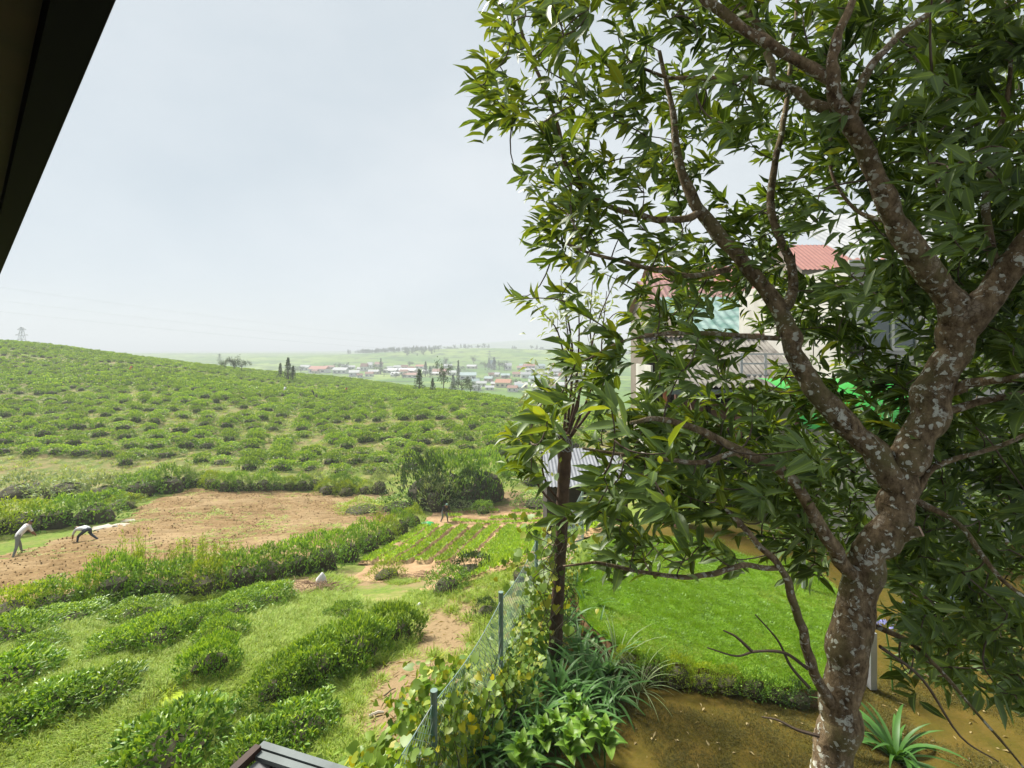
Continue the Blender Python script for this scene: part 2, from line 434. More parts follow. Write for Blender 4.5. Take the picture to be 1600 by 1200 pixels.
def build_ground():
    na, nr = 420, 520
    ang = np.linspace(R(-72), R(72), na)
    rad = np.geomspace(1.2, 5200, nr)
    A, Rr = np.meshgrid(ang, rad)
    X = np.sin(A) * Rr; Y = np.cos(A) * Rr - 0.5
    Z = G(X, Y)
    v = np.stack([X, Y, Z], -1).reshape(-1, 3)
    i = np.arange(nr - 1)[:, None] * na + np.arange(na - 1)[None]
    f = np.stack([i, i + 1, i + na + 1, i + na], -1).reshape(-1, 4)
    mk = np.zeros((len(v), 3))
    for px, py, rx, ry, ch, s in STAINS:
        c = hit(px, py); d = c.y
        c2 = hit(px, max(py - ry, 575)); c3 = hit(px, py + ry)
        wy = max(abs(c2.y - c3.y) / 2, 0.2); wx = rx / F * d
        slope = (c2.x - c3.x) / (c2.y - c3.y + 1e-6)
        dy = v[:, 1] - c.y; dx = v[:, 0] - c.x - slope * dy
        mk[:, ch] = np.maximum(mk[:, ch], s * np.exp(-(dx / wx) ** 2 - (dy / wy) ** 2))
    yard = smooth(0.1, 0.7, v[:, 0] - (-0.85 + (v[:, 1] - 5.2) * 0.348)) * (1 - smooth(13.5, 16, v[:, 1])) * smooth(-200, -199, v[:, 1])
    me = mesh_np("ground", v, [f], {"msk": mk, "yard": yard, "dist": np.hypot(v[:, 0], v[:, 1])}, smooth_shade=True)
    m, nt, out = new_mat("ground")
    at = nt.nodes.new("ShaderNodeAttribute"); at.attribute_name = "msk"
    sp = nt.nodes.new("ShaderNodeSeparateXYZ"); nt.links.new(at.outputs["Vector"], sp.inputs[0])
    ya = nt.nodes.new("ShaderNodeAttribute"); ya.attribute_name = "yard"
    di = nt.nodes.new("ShaderNodeAttribute"); di.attribute_name = "dist"
    n1 = noise_(nt, 0.8, 6, 0.65); n2 = noise_(nt, 6.0, 5, 0.7); n3 = noise_(nt, 30.0, 4, 0.7); n4 = noise_(nt, 0.05, 6, 0.6)
    n5 = noise_(nt, 2.2, 6, 0.7)
    grass = mixc(nt, ramp(nt, n2, 0.35, 0.65), (0.075, 0.13, 0.02), (0.16, 0.22, 0.03))
    grass = mixc(nt, ramp(nt, n1, 0.45, 0.7), grass, (0.20, 0.19, 0.06))
    def wob(src, gain=1.0):
        a = nt.nodes.new("ShaderNodeMath"); a.operation = 'ADD'; nt.links.new(src, a.inputs[0])
        b = nt.nodes.new("ShaderNodeMath"); b.operation = 'MULTIPLY_ADD'; nt.links.new(n5, b.inputs[0]); b.inputs[1].default_value = 1.4; b.inputs[2].default_value = -0.7
        nt.links.new(b.outputs[0], a.inputs[1]); return a.outputs[0]
    bright = mixc(nt, n3, (0.20, 0.33, 0.02), (0.36, 0.40, 0.04))
    c = mixc(nt, ramp(nt, wob(sp.outputs["Z"]), 0.25, 0.75), grass, bright)
    dry = mixc(nt, n3, (0.22, 0.20, 0.07), (0.42, 0.33, 0.15))
    c = mixc(nt, ramp(nt, wob(sp.outputs["Y"]), 0.3, 0.8), c, dry)
    soil = mixc(nt, n3, (0.15, 0.098, 0.047), (0.33, 0.245, 0.135))
    c = mixc(nt, ramp(nt, wob(sp.outputs["X"]), 0.25, 0.65), c, soil)
    # tea hill floor and the far valley's patchwork
    hillc = mixc(nt, ramp(nt, n1, 0.4, 0.62), (0.105, 0.145, 0.03), (0.215, 0.17, 0.075))
    c = mixc(nt, ramp(nt, di.outputs["Fac"], 46, 56), c, hillc)
    vor = N_(nt, "ShaderNodeTexVoronoi", Scale=0.018)
    g = nt.nodes.new("ShaderNodeNewGeometry"); nt.links.new(g.outputs["Position"], vor.inputs["Vector"])
    sv = nt.nodes.new("ShaderNodeSeparateColor"); nt.links.new(vor.outputs["Color"], sv.inputs[0])
    far = mixc(nt, sv.outputs[0], (0.07, 0.15, 0.03), (0.20, 0.27, 0.07))
    far = mixc(nt, ramp(nt, n4, 0.5, 0.62), far, (0.05, 0.09, 0.035))
    c = mixc(nt, ramp(nt, di.outputs["Fac"], 170, 260), c, far)
    # mossy yard
    moss = mixc(nt, ramp(nt, n5, 0.3, 0.7), (0.066, 0.060, 0.006), (0.13, 0.085, 0.016))
    moss = mixc(nt, ramp(nt, n3, 0.5, 0.8), moss, (0.085, 0.072, 0.009))
    c = mixc(nt, ya.outputs["Fac"], c, moss)
    p = N_(nt, "ShaderNodeBsdfPrincipled", Roughness=0.95); p.inputs["Specular IOR Level"].default_value = 0.15
    nt.links.new(c, p.inputs["Base Color"])
    bp = N_(nt, "ShaderNodeBump", Strength=0.6, Distance=0.05); nt.links.new(n2, bp.inputs["Height"]); nt.links.new(bp.outputs[0], p.inputs["Normal"])
    nt.links.new(p.outputs[0], out.inputs["Surface"])
    obj("ground", me, m, kind="structure")
build_ground()

def in_poly(x, y, poly):
    c = np.zeros(np.shape(x), bool); n = len(poly)
    for i in range(n):
        x1, y1 = poly[i][:2]; x2, y2 = poly[(i + 1) % n][:2]
        t = ((y1 > y) != (y2 > y)) & (x < (x2 - x1) * (y - y1) / (y2 - y1 + 1e-12) + x1)
        c ^= t
    return c

def edge_dist(x, y, poly):
    d = np.full(np.shape(x), 1e9); n = len(poly)
    for i in range(n):
        ax, ay = poly[i][:2]; bx, by = poly[(i + 1) % n][:2]
        t = np.clip(((x - ax) * (bx - ax) + (y - ay) * (by - ay)) / ((bx - ax) ** 2 + (by - ay) ** 2 + 1e-12), 0, 1)
        d = np.minimum(d, np.hypot(x - ax - t * (bx - ax), y - ay - t * (by - ay)))
    return d

def vnoise(x, y, seed=0):
    """cheap smooth value noise"""
    xi = np.floor(x).astype(int); yi = np.floor(y).astype(int); fx = x - xi; fy = y - yi
    fx = fx * fx * (3 - 2 * fx); fy = fy * fy * (3 - 2 * fy)
    def h(a, b):
        n = (a * 374761393 + b * 668265263 + seed * 144269) & 0x7fffffff
        n = ((n ^ (n >> 13)) * 1274126177) & 0x7fffffff
        return ((n ^ (n >> 16)) & 0xffff) / 65535.0
    return (h(xi, yi) * (1 - fx) + h(xi + 1, yi) * fx) * (1 - fy) + (h(xi, yi + 1) * (1 - fx) + h(xi + 1, yi + 1) * fx) * fy

def sheet(name, poly, step, lift, relief, mat, zfun=None, fade=0.5, attr=None):
    """a patch of ground draped over the terrain; its rim dips below so that no edge floats"""
    xs = [p[0] for p in poly]; ys = [p[1] for p in poly]
    gx = np.arange(min(xs) - step, max(xs) + step, step); gy = np.arange(min(ys) - step, max(ys) + step, step)
    X, Y = np.meshgrid(gx, gy)
    ins = in_poly(X, Y, poly); ed = edge_dist(X, Y, poly)
    wob = (vnoise(X * 1.1, Y * 1.1, 3) - 0.5) * 0.8 * fade * 2
    w = smooth(-fade, fade, np.where(ins, ed, -ed) + wob)
    Z = (zfun(X, Y) if zfun else G(X, Y)) + (lift + 0.06) * w - 0.06 + relief(X, Y) * w
    keep = w > 0.02
    idx = -np.ones(X.shape, int); idx[keep] = np.arange(keep.sum())
    q = keep[:-1, :-1] & keep[1:, :-1] & keep[:-1, 1:] & keep[1:, 1:]
    f = np.stack([idx[:-1, :-1][q], idx[:-1, 1:][q], idx[1:, 1:][q], idx[1:, :-1][q]], -1)
    v = np.stack([X[keep], Y[keep], Z[keep]], -1)
    return obj(name, mesh_np(name, v, [f], smooth_shade=False), mat, kind="structure")

# ploughed field
FIELD_PX = [(-260, 960), (-260, 885), (-100, 880), (0, 868), (100, 842), (195, 818), (215, 792), (300, 763), (420, 766), (535, 768), (628, 800), (560, 842), (440, 890), (330, 905), (200, 915), (0, 955)]
FIELD = [hit(*p) for p in FIELD_PX]
def field_mat():
    m, nt, out = new_mat("ploughed_soil")
    n1 = noise_(nt, 0.35, 6, 0.6); n2 = noise_(nt, 5.0, 6, 0.7); n3 = noise_(nt, 1.6, 5, 0.7)
    c = mixc(nt, ramp(nt, n2, 0.3, 0.7), (0.15, 0.093, 0.041), (0.275, 0.19, 0.093))
    c = mixc(nt, ramp(nt, n1, 0.45, 0.65), c, (0.30, 0.215, 0.115))
    c = mixc(nt, ramp(nt, n3, 0.60, 0.70), c, (0.30, 0.30, 0.09))
    p = N_(nt, "ShaderNodeBsdfPrincipled", Roughness=1.0); p.inputs["Specular IOR Level"].default_value = 0.1
    nt.links.new(c, p.inputs["Base Color"])
    bp = N_(nt, "ShaderNodeBump", Strength=0.7, Distance=0.06); nt.links.new(n2, bp.inputs["Height"]); nt.links.new(bp.outputs[0], p.inputs["Normal"])
    nt.links.new(p.outputs[0], out.inputs["Surface"]); return m
M['field'] = field_mat()
def clods(X, Y):
    u = X * 0.86 + Y * 0.5; w = -X * 0.5 + Y * 0.86
    return 0.10 * vnoise(u * 1.1, w * 3.4, 1) + 0.09 * vnoise(X * 4.2, Y * 4.2, 2) + 0.05 * np.sin(w * 7.5) - 0.09
sheet("ploughed_field", FIELD, 0.16, 0.05, clods, M['field'])

# vegetable plot: soil sheet, then each bed a thing
PLOT_PX = [(540, 905), (600, 860), (662, 815), (682, 796), (780, 792), (885, 790), (890, 880), (780, 895), (660, 905)]
PLOT = [hit(*p) for p in PLOT_PX]
M['plot'] = plain_mat("plot_soil", (0.24, 0.145, 0.07), (0.36, 0.245, 0.13), 2.0, 1.0, bump=0.4, bscale=12)
sheet("vegetable_plot_soil", PLOT, 0.2, 0.03, lambda X, Y: 0.05 * vnoise(X * 3, Y * 3, 5), M['plot'])

# lawn on its low bank
def plane_hit(px, py, z):
    d = z / ((HY - py) / F); return Vector(((px - CX) / F * d, d, z))
LAWN_Z = -5.2
LAWN = [plane_hit(px, py, LAWN_Z) for px, py in [(900, 905), (912, 960), (975, 1012), (1060, 1030), (1150, 1050), (1265, 1072), (1310, 1060), (1325, 960), (1270, 885), (1180, 852), (1040, 838), (940, 848)]]
M['lawn'] = plain_mat("lawn_turf", (0.09, 0.20, 0.01), (0.15, 0.27, 0.015), 3.0, 0.95, bump=0.3, bscale=40, spec=0.1)
def lawn():
    ring = spline([(p.x, p.y, p.z) for p in LAWN] + [tuple(LAWN[0])], 6)[:-1]
    c = ring.mean(0)
    vs = [tuple(c)]; fs = []; n = len(ring)
    for s in (0.33, 0.66, 1.0):
        for q in ring:
            p = c + (q - c) * s
            vs.append((p[0], p[1], LAWN_Z + 0.03 * math.sin(p[0] * 1.3) * math.sin(p[1]) - (0.05 if s == 1 else 0)))
    for k in range(n): fs.append((0, 1 + k, 1 + (k + 1) % n))
    for r_ in range(2):
        for k in range(n):
            a = 1 + r_ * n + k; b = 1 + r_ * n + (k + 1) % n; fs.append((a, a + n, b + n, b))
    obj("lawn", MB().add(vs, fs).mesh("lawn"), M['lawn'], kind="structure")
    bank = MB(); rows = []
    for h, o in ((-0.055, 1.0), (-0.22, 1.025), (-0.55, 1.06)):
        rr = [(c[0] + (q[0] - c[0]) * (o + 0.012 * math.sin(i * 1.9)), c[1] + (q[1] - c[1]) * (o + 0.012 * math.sin(i * 2.3)), LAWN_Z + h) for i, q in enumerate(ring)]
        rows.append(rr + [rr[0]])
    bank.quadstrip(rows)
    bank.build("lawn_bank", M['soil_dark'], kind="structure", smooth_shade=True)
    return ring
LAWN_RING = lawn()

# ------------------------------------------------------------------ scatter for what nobody could count
def scatter(name, pts, rot, scl, idx, protos, label, cat):
    pc = bpy.data.collections.new(name + "_kit")
    for k, me in enumerate(protos):
        o = bpy.data.objects.new("%s_%02d" % (name, k), me); pc.objects.link(o)
    me = bpy.data.meshes.new(name)
    n = len(pts); me.vertices.add(n); me.vertices.foreach_set("co", np.ascontiguousarray(pts, np.float32).ravel())
    a = me.attributes.new("rot", 'FLOAT_VECTOR', 'POINT'); a.data.foreach_set("vector", np.ascontiguousarray(rot, np.float32).ravel())
    a = me.attributes.new("scl", 'FLOAT_VECTOR', 'POINT'); a.data.foreach_set("vector", np.ascontiguousarray(scl, np.float32).ravel())
    a = me.attributes.new("idx", 'INT', 'POINT'); a.data.foreach_set("value", np.ascontiguousarray(idx, np.int32))
    o = obj(name, me, None, label=label, cat=cat, kind="stuff")
    ng = bpy.data.node_groups.new(name, 'GeometryNodeTree')
    ng.interface.new_socket("Geometry", in_out='INPUT', socket_type='NodeSocketGeometry')
    ng.interface.new_socket("Geometry", in_out='OUTPUT', socket_type='NodeSocketGeometry')
    gi = ng.nodes.new("NodeGroupInput"); go = ng.nodes.new("NodeGroupOutput")
    ip = ng.nodes.new("GeometryNodeInstanceOnPoints"); ci = ng.nodes.new("GeometryNodeCollectionInfo")
    ci.inputs["Collection"].default_value = pc; ci.inputs["Separate Children"].default_value = True; ci.inputs["Reset Children"].default_value = True
    ip.inputs["Pick Instance"].default_value = True
    for nm, ty, sock in (("rot", 'FLOAT_VECTOR', "Rotation"), ("scl", 'FLOAT_VECTOR', "Scale"), ("idx", 'INT', "Instance Index")):
        na = ng.nodes.new("GeometryNodeInputNamedAttribute"); na.data_type = ty; na.inputs["Name"].default_value = nm
        ng.links.new(na.outputs["Attribute"], ip.inputs[sock])
    ng.links.new(gi.outputs[0], ip.inputs["Points"]); ng.links.new(ci.outputs[0], ip.inputs["Instance"])
    ng.links.new(ip.outputs[0], go.inputs[0])
    md = o.modifiers.new("scatter", 'NODES'); md.node_group = ng
    return o

# ------------------------------------------------------------------ bushes
def bush_arrays(n, lx, ly, h, leaf, aspect=0.42, flat=2.2, lump=0.16, up=0.7, young=0.35, rg=rng, skirt=0.15):
    th = rg.uniform(0, 2 * np.pi, n); u = rg.uniform(-skirt, 1, n)
    rxy = np.sqrt(np.maximum(1 - np.abs(u) ** flat, 0.02)); q = rg.uniform(0.70, 1.0, n) ** 0.6
    cap = rg.uniform(0, 1, n) < 0.58                       # the flat top needs its share of leaves
    rc = np.sqrt(rg.uniform(0, 1, n)); rxy = np.where(cap, rc, rxy); u = np.where(cap, np.maximum(1 - rc ** 2, 0) ** (1 / flat), u)
    ph = rg.uniform(0, 6, 6)
    lm = 1 + lump * (np.sin(3 * th + ph[0] + 2 * u) + np.sin(5 * th + ph[1] - 3 * u) + 0.8 * np.sin(8 * th + ph[2] + 5 * u)) / 1.7
    top = 1 + lump * 0.7 * (np.sin(th * 2 + ph[3]) * rxy + np.sin(7 * rxy * np.cos(th) + ph[4]) * 0.5 + np.sin(7 * rxy * np.sin(th) + ph[5]) * 0.5)
    x = np.cos(th) * rxy * lm * q * lx; y = np.sin(th) * rxy * lm * q * ly; z = np.maximum(u, -skirt) * h * 0.8 * q * top + h * 0.2
    z = np.maximum(z, 0.02)
    pos = np.stack([x, y, z], -1)
    outw = np.stack([np.cos(th) * rxy, np.sin(th) * rxy, np.maximum(u, 0)], -1)
    d = unit(outw * 0.9 + np.array([0, 0, up]) + rg.normal(0, 0.55, (n, 3)))
    nor = unit(outw + np.array([0, 0, 0.9]) + rg.normal(0, 0.35, (n, 3)))
    L = leaf * rg.uniform(0.6, 1.25, n)
    tint = np.clip(np.clip(u, 0, 1) * (q - 0.8) * 5 * young * rg.uniform(0, 2, n), 0, 1)
    return pos, d, nor, L, L * aspect * rg.uniform(0.8, 1.2, n), tint

def core_mesh(lx, ly, h, rg=rng, seg=10):
    v = []; f = []
    rows = 5
    for i in range(rows + 1):
        u = i / rows
        r_ = math.sqrt(max(1 - u ** 2.4, 0))
        for k in range(seg):
            a = 2 * math.pi * k / seg; w = rg.uniform(0.52, 0.68)
            v.append((math.cos(a) * r_ * lx * w, math.sin(a) * r_ * ly * w, u * h * 0.66 * rg.uniform(0.85, 0.98)))
    for i in range(rows):
        for k in range(seg):
            f.append((i * seg + k, i * seg + (k + 1) % seg, (i + 1) * seg + (k + 1) % seg, (i + 1) * seg + k))
    me = bpy.data.meshes.new("stems"); me.from_pydata(v, [], f); me.materials.append(M['twig']); return me

def with_core(leaf_me, lx, ly, h, leafmat, rg=rng):
    """far bushes: foliage and stems in one small mesh, two materials"""
    c = core_mesh(lx, ly, h, rg, 8)
    bm = bmesh.new(); bm.from_mesh(leaf_me); n0 = len(bm.faces)
    bm.from_mesh(c); bm.faces.ensure_lookup_table()
    for fc in bm.faces[n0:]: fc.material_index = 1
    me = bpy.data.meshes.new("tea_bush"); bm.to_mesh(me); bm.free()
    me.materials.append(leafmat); me.materials.append(M['twig']); return me

def leafy(name, n, lx, ly, h, leaf, mat, tpl=LEAF4, **kw):
    a = bush_arrays(n, lx, ly, h, leaf, **kw)
    me = leaf_mesh(name, *a, tpl=tpl); me.materials.append(mat); return me

KIT = {}
def kit(key, count, n, leaf, mat, h=0.8, tpl=LEAF4, **kw):
    KIT[key] = [(leafy("foliage", n, 1, 1, h, leaf, M[mat], tpl, **kw), core_mesh(1, 1, h)) for _ in range(count)]
kit('tea', 5, 3000, 0.105, 'tea', 0.85, tpl=LEAF8, aspect=0.40, flat=2.6, lump=0.2, young=0.95)
kit('tea_big', 3, 1500, 0.165, 'tea', 0.95, tpl=LEAF8, aspect=0.40, flat=2.4, lump=0.22, young=0.7)
kit('hedge', 4, 1500, 0.11, 'hedge', 1.0, flat=2.4, lump=0.25, young=0.7)
kit('lime', 3, 1500, 0.12, 'lime', 1.0, flat=2.0, lump=0.25, young=0.5, aspect=0.3)
kit('pale', 3, 1000, 0.14, 'pale', 1.0, flat=2.0, lump=0.3, young=0.4, aspect=0.35)
kit('dark', 2, 1200, 0.11, 'darkleaf', 0.9, flat=2.0, lump=0.3, young=0.3)
_bk = [0]
def bush(name, key, base, rx, ry, h, label, cat, rz=0.0, group=None, stems=True):
    """rx, ry half widths and h height in metres"""
    fm, cm = KIT[key][_bk[0] % len(KIT[key])]; _bk[0] += 1
    hk = {'tea': .85, 'tea_big': .95, 'dark': .9}.get(key, 1.0)
    e = empty(name, base, label, cat, group, rz)
    e.scale = (rx, ry, h / hk)
    obj("foliage", fm, None, e)
    if stems: obj("stems", cm, None, e)
    return e

ORD = ["leftmost", "second from left", "third from left", "fourth from left", "fifth from left", "sixth from left", "seventh from left", "eighth from left", "ninth from left", "tenth from left",
       "eleventh from left", "twelfth from left", "thirteenth from left", "fourteenth from left", "fifteenth from left", "sixteenth from left", "seventeenth from left", "eighteenth from left", "nineteenth from left", "twentieth from left",
       "twenty-first from left", "twenty-second from left", "twenty-third from left", "twenty-fourth from left", "twenty-fifth from left", "twenty-sixth from left", "twenty-seventh from left", "twenty-eighth from left", "twenty-ninth from left", "thirtieth from left"]

# foreground tea bushes: base px, py, half width px, height px, kit, label
TEA = [
    (440, 1085, 62, 80, 'tea', "lower left end of the long tea hedge beside the dry path"),
    (495, 1058, 62, 95, 'tea', "dense tea bush second from the near end of the long hedge by the path"),
    (555, 1030, 62, 95, 'tea', "dense tea bush third from the near end of the long hedge by the path"),
    (615, 1000, 52, 85, 'tea', "upper right end of the long tea hedge beside the dry path"),
    (538, 963, 32, 34, 'tea', "small round tea bush just behind the long tea hedge"),
    (330, 1050, 48, 85, 'tea', "tea bush with bare woody base standing alone in yellow grass"),
    (345, 1000, 42, 55, 'tea', "tea bush directly behind the one with a bare woody base"),
    (190, 1015, 52, 55, 'tea', "leftmost bush in the middle tea row of the slope"),
    (250, 1005, 55, 68, 'tea', "bright middle bush in the middle tea row of the slope"),
    (300, 985, 45, 55, 'tea', "right bush in the middle tea row of the slope"),
    (362, 962, 48, 48, 'tea', "left bush of the pair below the weedy hedge"),
    (415, 945, 45, 48, 'tea', "right bush of the pair below the weedy hedge"),
    (95, 975, 60, 40, 'tea', "low tea bush under the weeds at far left"),
    (10, 1000, 62, 55, 'tea', "tea bush cut by the left picture edge above the others"),
    (20, 1065, 65, 65, 'tea_big', "broad-leaved tea bush at the left edge of the slope"),
    (95, 1105, 62, 62, 'tea_big', "glossy tea bush in the front row, second from left"),
    (160, 1090, 58, 58, 'tea_big', "glossy tea bush in the front row, third from left"),
    (25, 1130, 62, 60, 'tea_big', "glossy tea bush in the front row against left edge"),
    (270, 1185, 92, 105, 'tea_big', "large rounded tea bush at the bottom left foreground"),
    (400, 1190, 65, 78, 'tea_big', "tea bush left of the metal roof corner at bottom"),
    (470, 1150, 68, 75, 'tea_big', "tea bush right behind the metal roof corner at bottom"),
    (150, 950, 50, 40, 'tea', "low tea bush at the foot of the lime weeds"),
    (60, 1010, 40, 30, 'tea', "small tea bush between two large ones at left"),
    (210, 965, 48, 40, 'tea', "low tea bush below the tall weeds left of centre"),
]
for px, py, hw, hp, key, lab in TEA:
    c = hit(px, py); d = math.hypot(c.y, 0)
    w = hw / F * d; slant = math.hypot(c.y, c.z) / c.y
    bush("tea_bush", key, c - Vector((0, 0, 0.05)), w * .92, w * random.uniform(0.82, 1.0), hp / F * d * 0.64, lab, "tea bush", rz=random.uniform(0, 6.28), group="tea bushes on the near slope")
# ------------------------------------------------------------------ hedges, thickets, weeds
def bush_px(name, key, px, py, hw, hp, label, cat, group=None, deep=1.0):
    c = hit(px, py); w = hw / F * c.y
    return bush(name, key, c - Vector((0, 0, 0.04)), w, w * deep, hp / F * c.y * 1.0, label, cat, rz=random.uniform(-.3, .3) if deep != 1.0 else random.uniform(0, 6.28), group=group)

# clipped hedge along the far edge of the ploughed field
hx = list(range(292, 612, 20))
for i, x in enumerate(hx):
    y = 766 + (4 if x > 500 else 0) - (6 if x < 320 else 0) + random.uniform(-2, 2)
    bush_px("hedge_bush", ('hedge', 'hedge', 'lime')[i % 3] if i % 5 else 'pale', x, y, random.uniform(15, 22), random.uniform(20, 32), ORD[i] + " bush of the hedge along the field's far edge", "hedge bush", "hedge along the far field edge")
# bushes at the left of the field
LEFT = [(28, 828, 46, 46, 'lime', "leafy bright green bush above the worker in white"), (85, 822, 40, 44, 'hedge', "leafy bush between the two bending workers' bank"), (148, 815, 44, 46, 'hedge', "rounded leafy bush at the corner of the field bank"),
        (-30, 838, 40, 46, 'lime', "lime bush cut by the left edge above the field"), (190, 795, 30, 24, 'lime', "low grassy bush at the field's upper left corner"),
        (35, 775, 48, 34, 'pale', "leftmost pale shrub on the far grassy strip"), (105, 775, 46, 36, 'pale', "second pale shrub on the far grassy strip"), (165, 780, 42, 36, 'pale', "third pale shrub beside the field corner"),
        (215, 775, 36, 36, 'hedge', "green shrub left of the hedge corner"), (262, 768, 34, 40, 'hedge', "tall green shrub at the hedge corner"), (232, 760, 30, 26, 'pale', "pale shrub behind the hedge corner"),
        (565, 800, 42, 18, 'lime', "low green mound at the field's far right corner"), (620, 797, 40, 22, 'hedge', "low bush right of the field's far corner"), (540, 775, 18, 24, 'lime', "small bright bush at the end of the clipped hedge"),
        (662, 790, 45, 76, 'dark', "left bush of the big thicket in the valley"), (705, 786, 55, 78, 'hedge', "tallest middle bush of the big thicket in the valley"), (760, 780, 45, 74, 'hedge', "right bush of the big thicket in the valley"), (735, 790, 40, 55, 'dark', "dark front bush of the big thicket in the valley"), (685, 795, 36, 50, 'pale', "pale front bush of the big thicket in the valley"),
        (754, 802, 18, 20, 'hedge', "small round bush at the top of the vegetable plot"), (720, 798, 26, 16, 'pale', "low pale bush in front of the thicket"), (800, 742, 30, 26, 'hedge', "bush right of the thicket near the lane"), (842, 790, 40, 22, 'hedge', "bush by the lane beyond the vegetable plot"), (835, 755, 34, 26, 'hedge', "bush above the lane bend"),
        (605, 905, 30, 30, 'lime', "bright yellow-green bush at the near edge of the vegetable plot"), (735, 905, 34, 42, 'dark', "dark twiggy shrub at the near edge of the plot"), (700, 925, 36, 40, 'hedge', "green shrub left of the dark twiggy shrub"), (760, 960, 22, 26, 'dark', "dark low shrub beside the wire fence"), (820, 900, 30, 26, 'lime', "weedy bush along the fence by the plot")]
for px, py, hw, hp, key, lab in LEFT:
    bush_px("shrub", key, px, py, hw, hp, lab, "shrub")
# weedy hedge between field and tea slope
HEDGE2 = [(15, 968, 50, 50, 'lime'), (75, 958, 50, 50, 'hedge'), (125, 945, 40, 45, 'lime'), (178, 942, 45, 75, 'hedge'), (225, 935, 45, 55, 'hedge'), (275, 932, 45, 58, 'hedge'), (325, 928, 45, 56, 'lime'), (370, 918, 45, 56, 'hedge'),
          (415, 908, 42, 52, 'hedge'), (460, 898, 40, 55, 'hedge'), (502, 890, 40, 58, 'hedge'), (540, 876, 34, 52, 'hedge'), (572, 862, 30, 48, 'hedge'), (600, 848, 26, 42, 'lime'), (625, 834, 24, 38, 'hedge'), (645, 822, 20, 32, 'lime')]
for i, (px, py, hw, hp, key) in enumerate(HEDGE2):
    bush_px("hedge_bush", key, px, py, hw, hp, ORD[i] + " bush of the weedy hedge between field and tea slope", "hedge bush", "weedy hedge below the ploughed field")

# tall feathery weeds
def strap_arrays(n, length, width, lean, rg, seg=6, spread=0.05, upright=1.3, droop=0.9):
    """arching blades as one mesh each: returns verts, faces"""
    V = []; Fc = []; T = []
    for i in range(n):
        a = rg.uniform(0, 2 * np.pi); L = length * rg.uniform(0.6, 1.15); w = width * rg.uniform(0.7, 1.2)
        el = rg.uniform(0.5, 1.45) if lean else 1.4
        p = np.array([math.cos(a) * rg.uniform(0, spread), math.sin(a) * rg.uniform(0, spread), 0.0])
        hd = np.array([math.cos(a), math.sin(a), 0]); sd = np.array([-math.sin(a), math.cos(a), 0])
        b = len(V); t0 = rg.uniform(0, 1)
        for k in range(seg + 1):
            t = k / seg
            wk = w * (1 - t ** 2.2) * (0.6 + 0.4 * min(1, t * 5)) * 0.5 + 0.0006
            nz = np.array([0, 0, 1.0]); fold = 0.25 * wk
            V += [p - sd * wk + nz * fold, p + sd * wk + nz * fold]
            T += [(t0 * 0.4, -1, t), (t0 * 0.4, 1, t)]
            e = el - droop * t * 1.6
            p = p + (hd * math.cos(e) + np.array([0, 0, math.sin(e)])) * (L / seg)
        for k in range(seg):
            Fc.append((b + 2 * k, b + 2 * k + 1, b + 2 * k + 3, b + 2 * k + 2))
    return np.array(V), np.array(Fc), np.array(T)

def tuft_mesh(n, length, width, rg, mat, spread=0.06, seg=4, droop=0.6):
    v, f, t = strap_arrays(n, length, width, True, rg, seg, spread, droop=droop)
    me = mesh_np("grass_tuft", v, [f], {"lf": t}); me.materials.append(mat); return me

def weed_mesh(rg):
    """upright stems with many thin leaves"""
    pos = []; dr = []; ti = []
    for s in range(26):
        a = rg.uniform(0, 6.28); r0 = rg.uniform(0, .5); h = rg.uniform(.6, 1.0)
        lean = np.array([rg.normal(0, .12), rg.normal(0, .12), 1.0])
        for k in range(34):
            t = rg.uniform(0.1, 1)
            pos.append(np.array([math.cos(a) * r0, math.sin(a) * r0, 0]) + lean * t * h); b = rg.uniform(0, 6.28)
            dr.append([math.cos(b), math.sin(b), rg.uniform(.4, 1.6)]); ti.append(max(0, t - .5) * rg.uniform(0, 1.4))
    n = len(pos); pos = np.array(pos); dr = np.array(dr)
    me = leaf_mesh("foliage", pos, dr, rg.normal(0, 1, (n, 3)), 0.10 * rg.uniform(.6, 1.3, n), 0.018, np.array(ti), LEAF2)
    me.materials.append(M['lime']); return me
WEED = [weed_mesh(rng) for _ in range(3)]
stalk_mb = MB()
for k in range(9):
    a = random.uniform(0, 6.28); r0 = random.uniform(0, .4)
    stalk_mb.tube([(math.cos(a) * r0, math.sin(a) * r0, 0), (math.cos(a) * r0 * 1.2, math.sin(a) * r0 * 1.2, random.uniform(.6, .95))], [.008, .004], 4)
STALK = stalk_mb.mesh("stalks"); STALK.materials.append(M['dry'])
for i, (px, py, w, h) in enumerate([(160, 925, 45, 70), (215, 915, 45, 85), (300, 905, 60, 70), (345, 900, 50, 60), (265, 915, 40, 60), (60, 955, 45, 45)]):
    c = hit(px, py); s = w / F * c.y
    e = empty("weed_clump", c, ["feathery lime weeds rising left of the hedge's tallest bush", "tallest feathery yellow weeds in front of the ploughed field", "broad patch of yellowish feathery weeds at the field edge", "feathery weeds right of the broad yellowish patch", "small feathery weeds between two taller patches", "feathery weeds near the left edge of the slope"][i], "weeds", "feathery weeds on the field edge")
    e.scale = (s, s, h / F * c.y)
    obj("foliage", WEED[i % 3], None, e); obj("stalks", STALK, None, e)

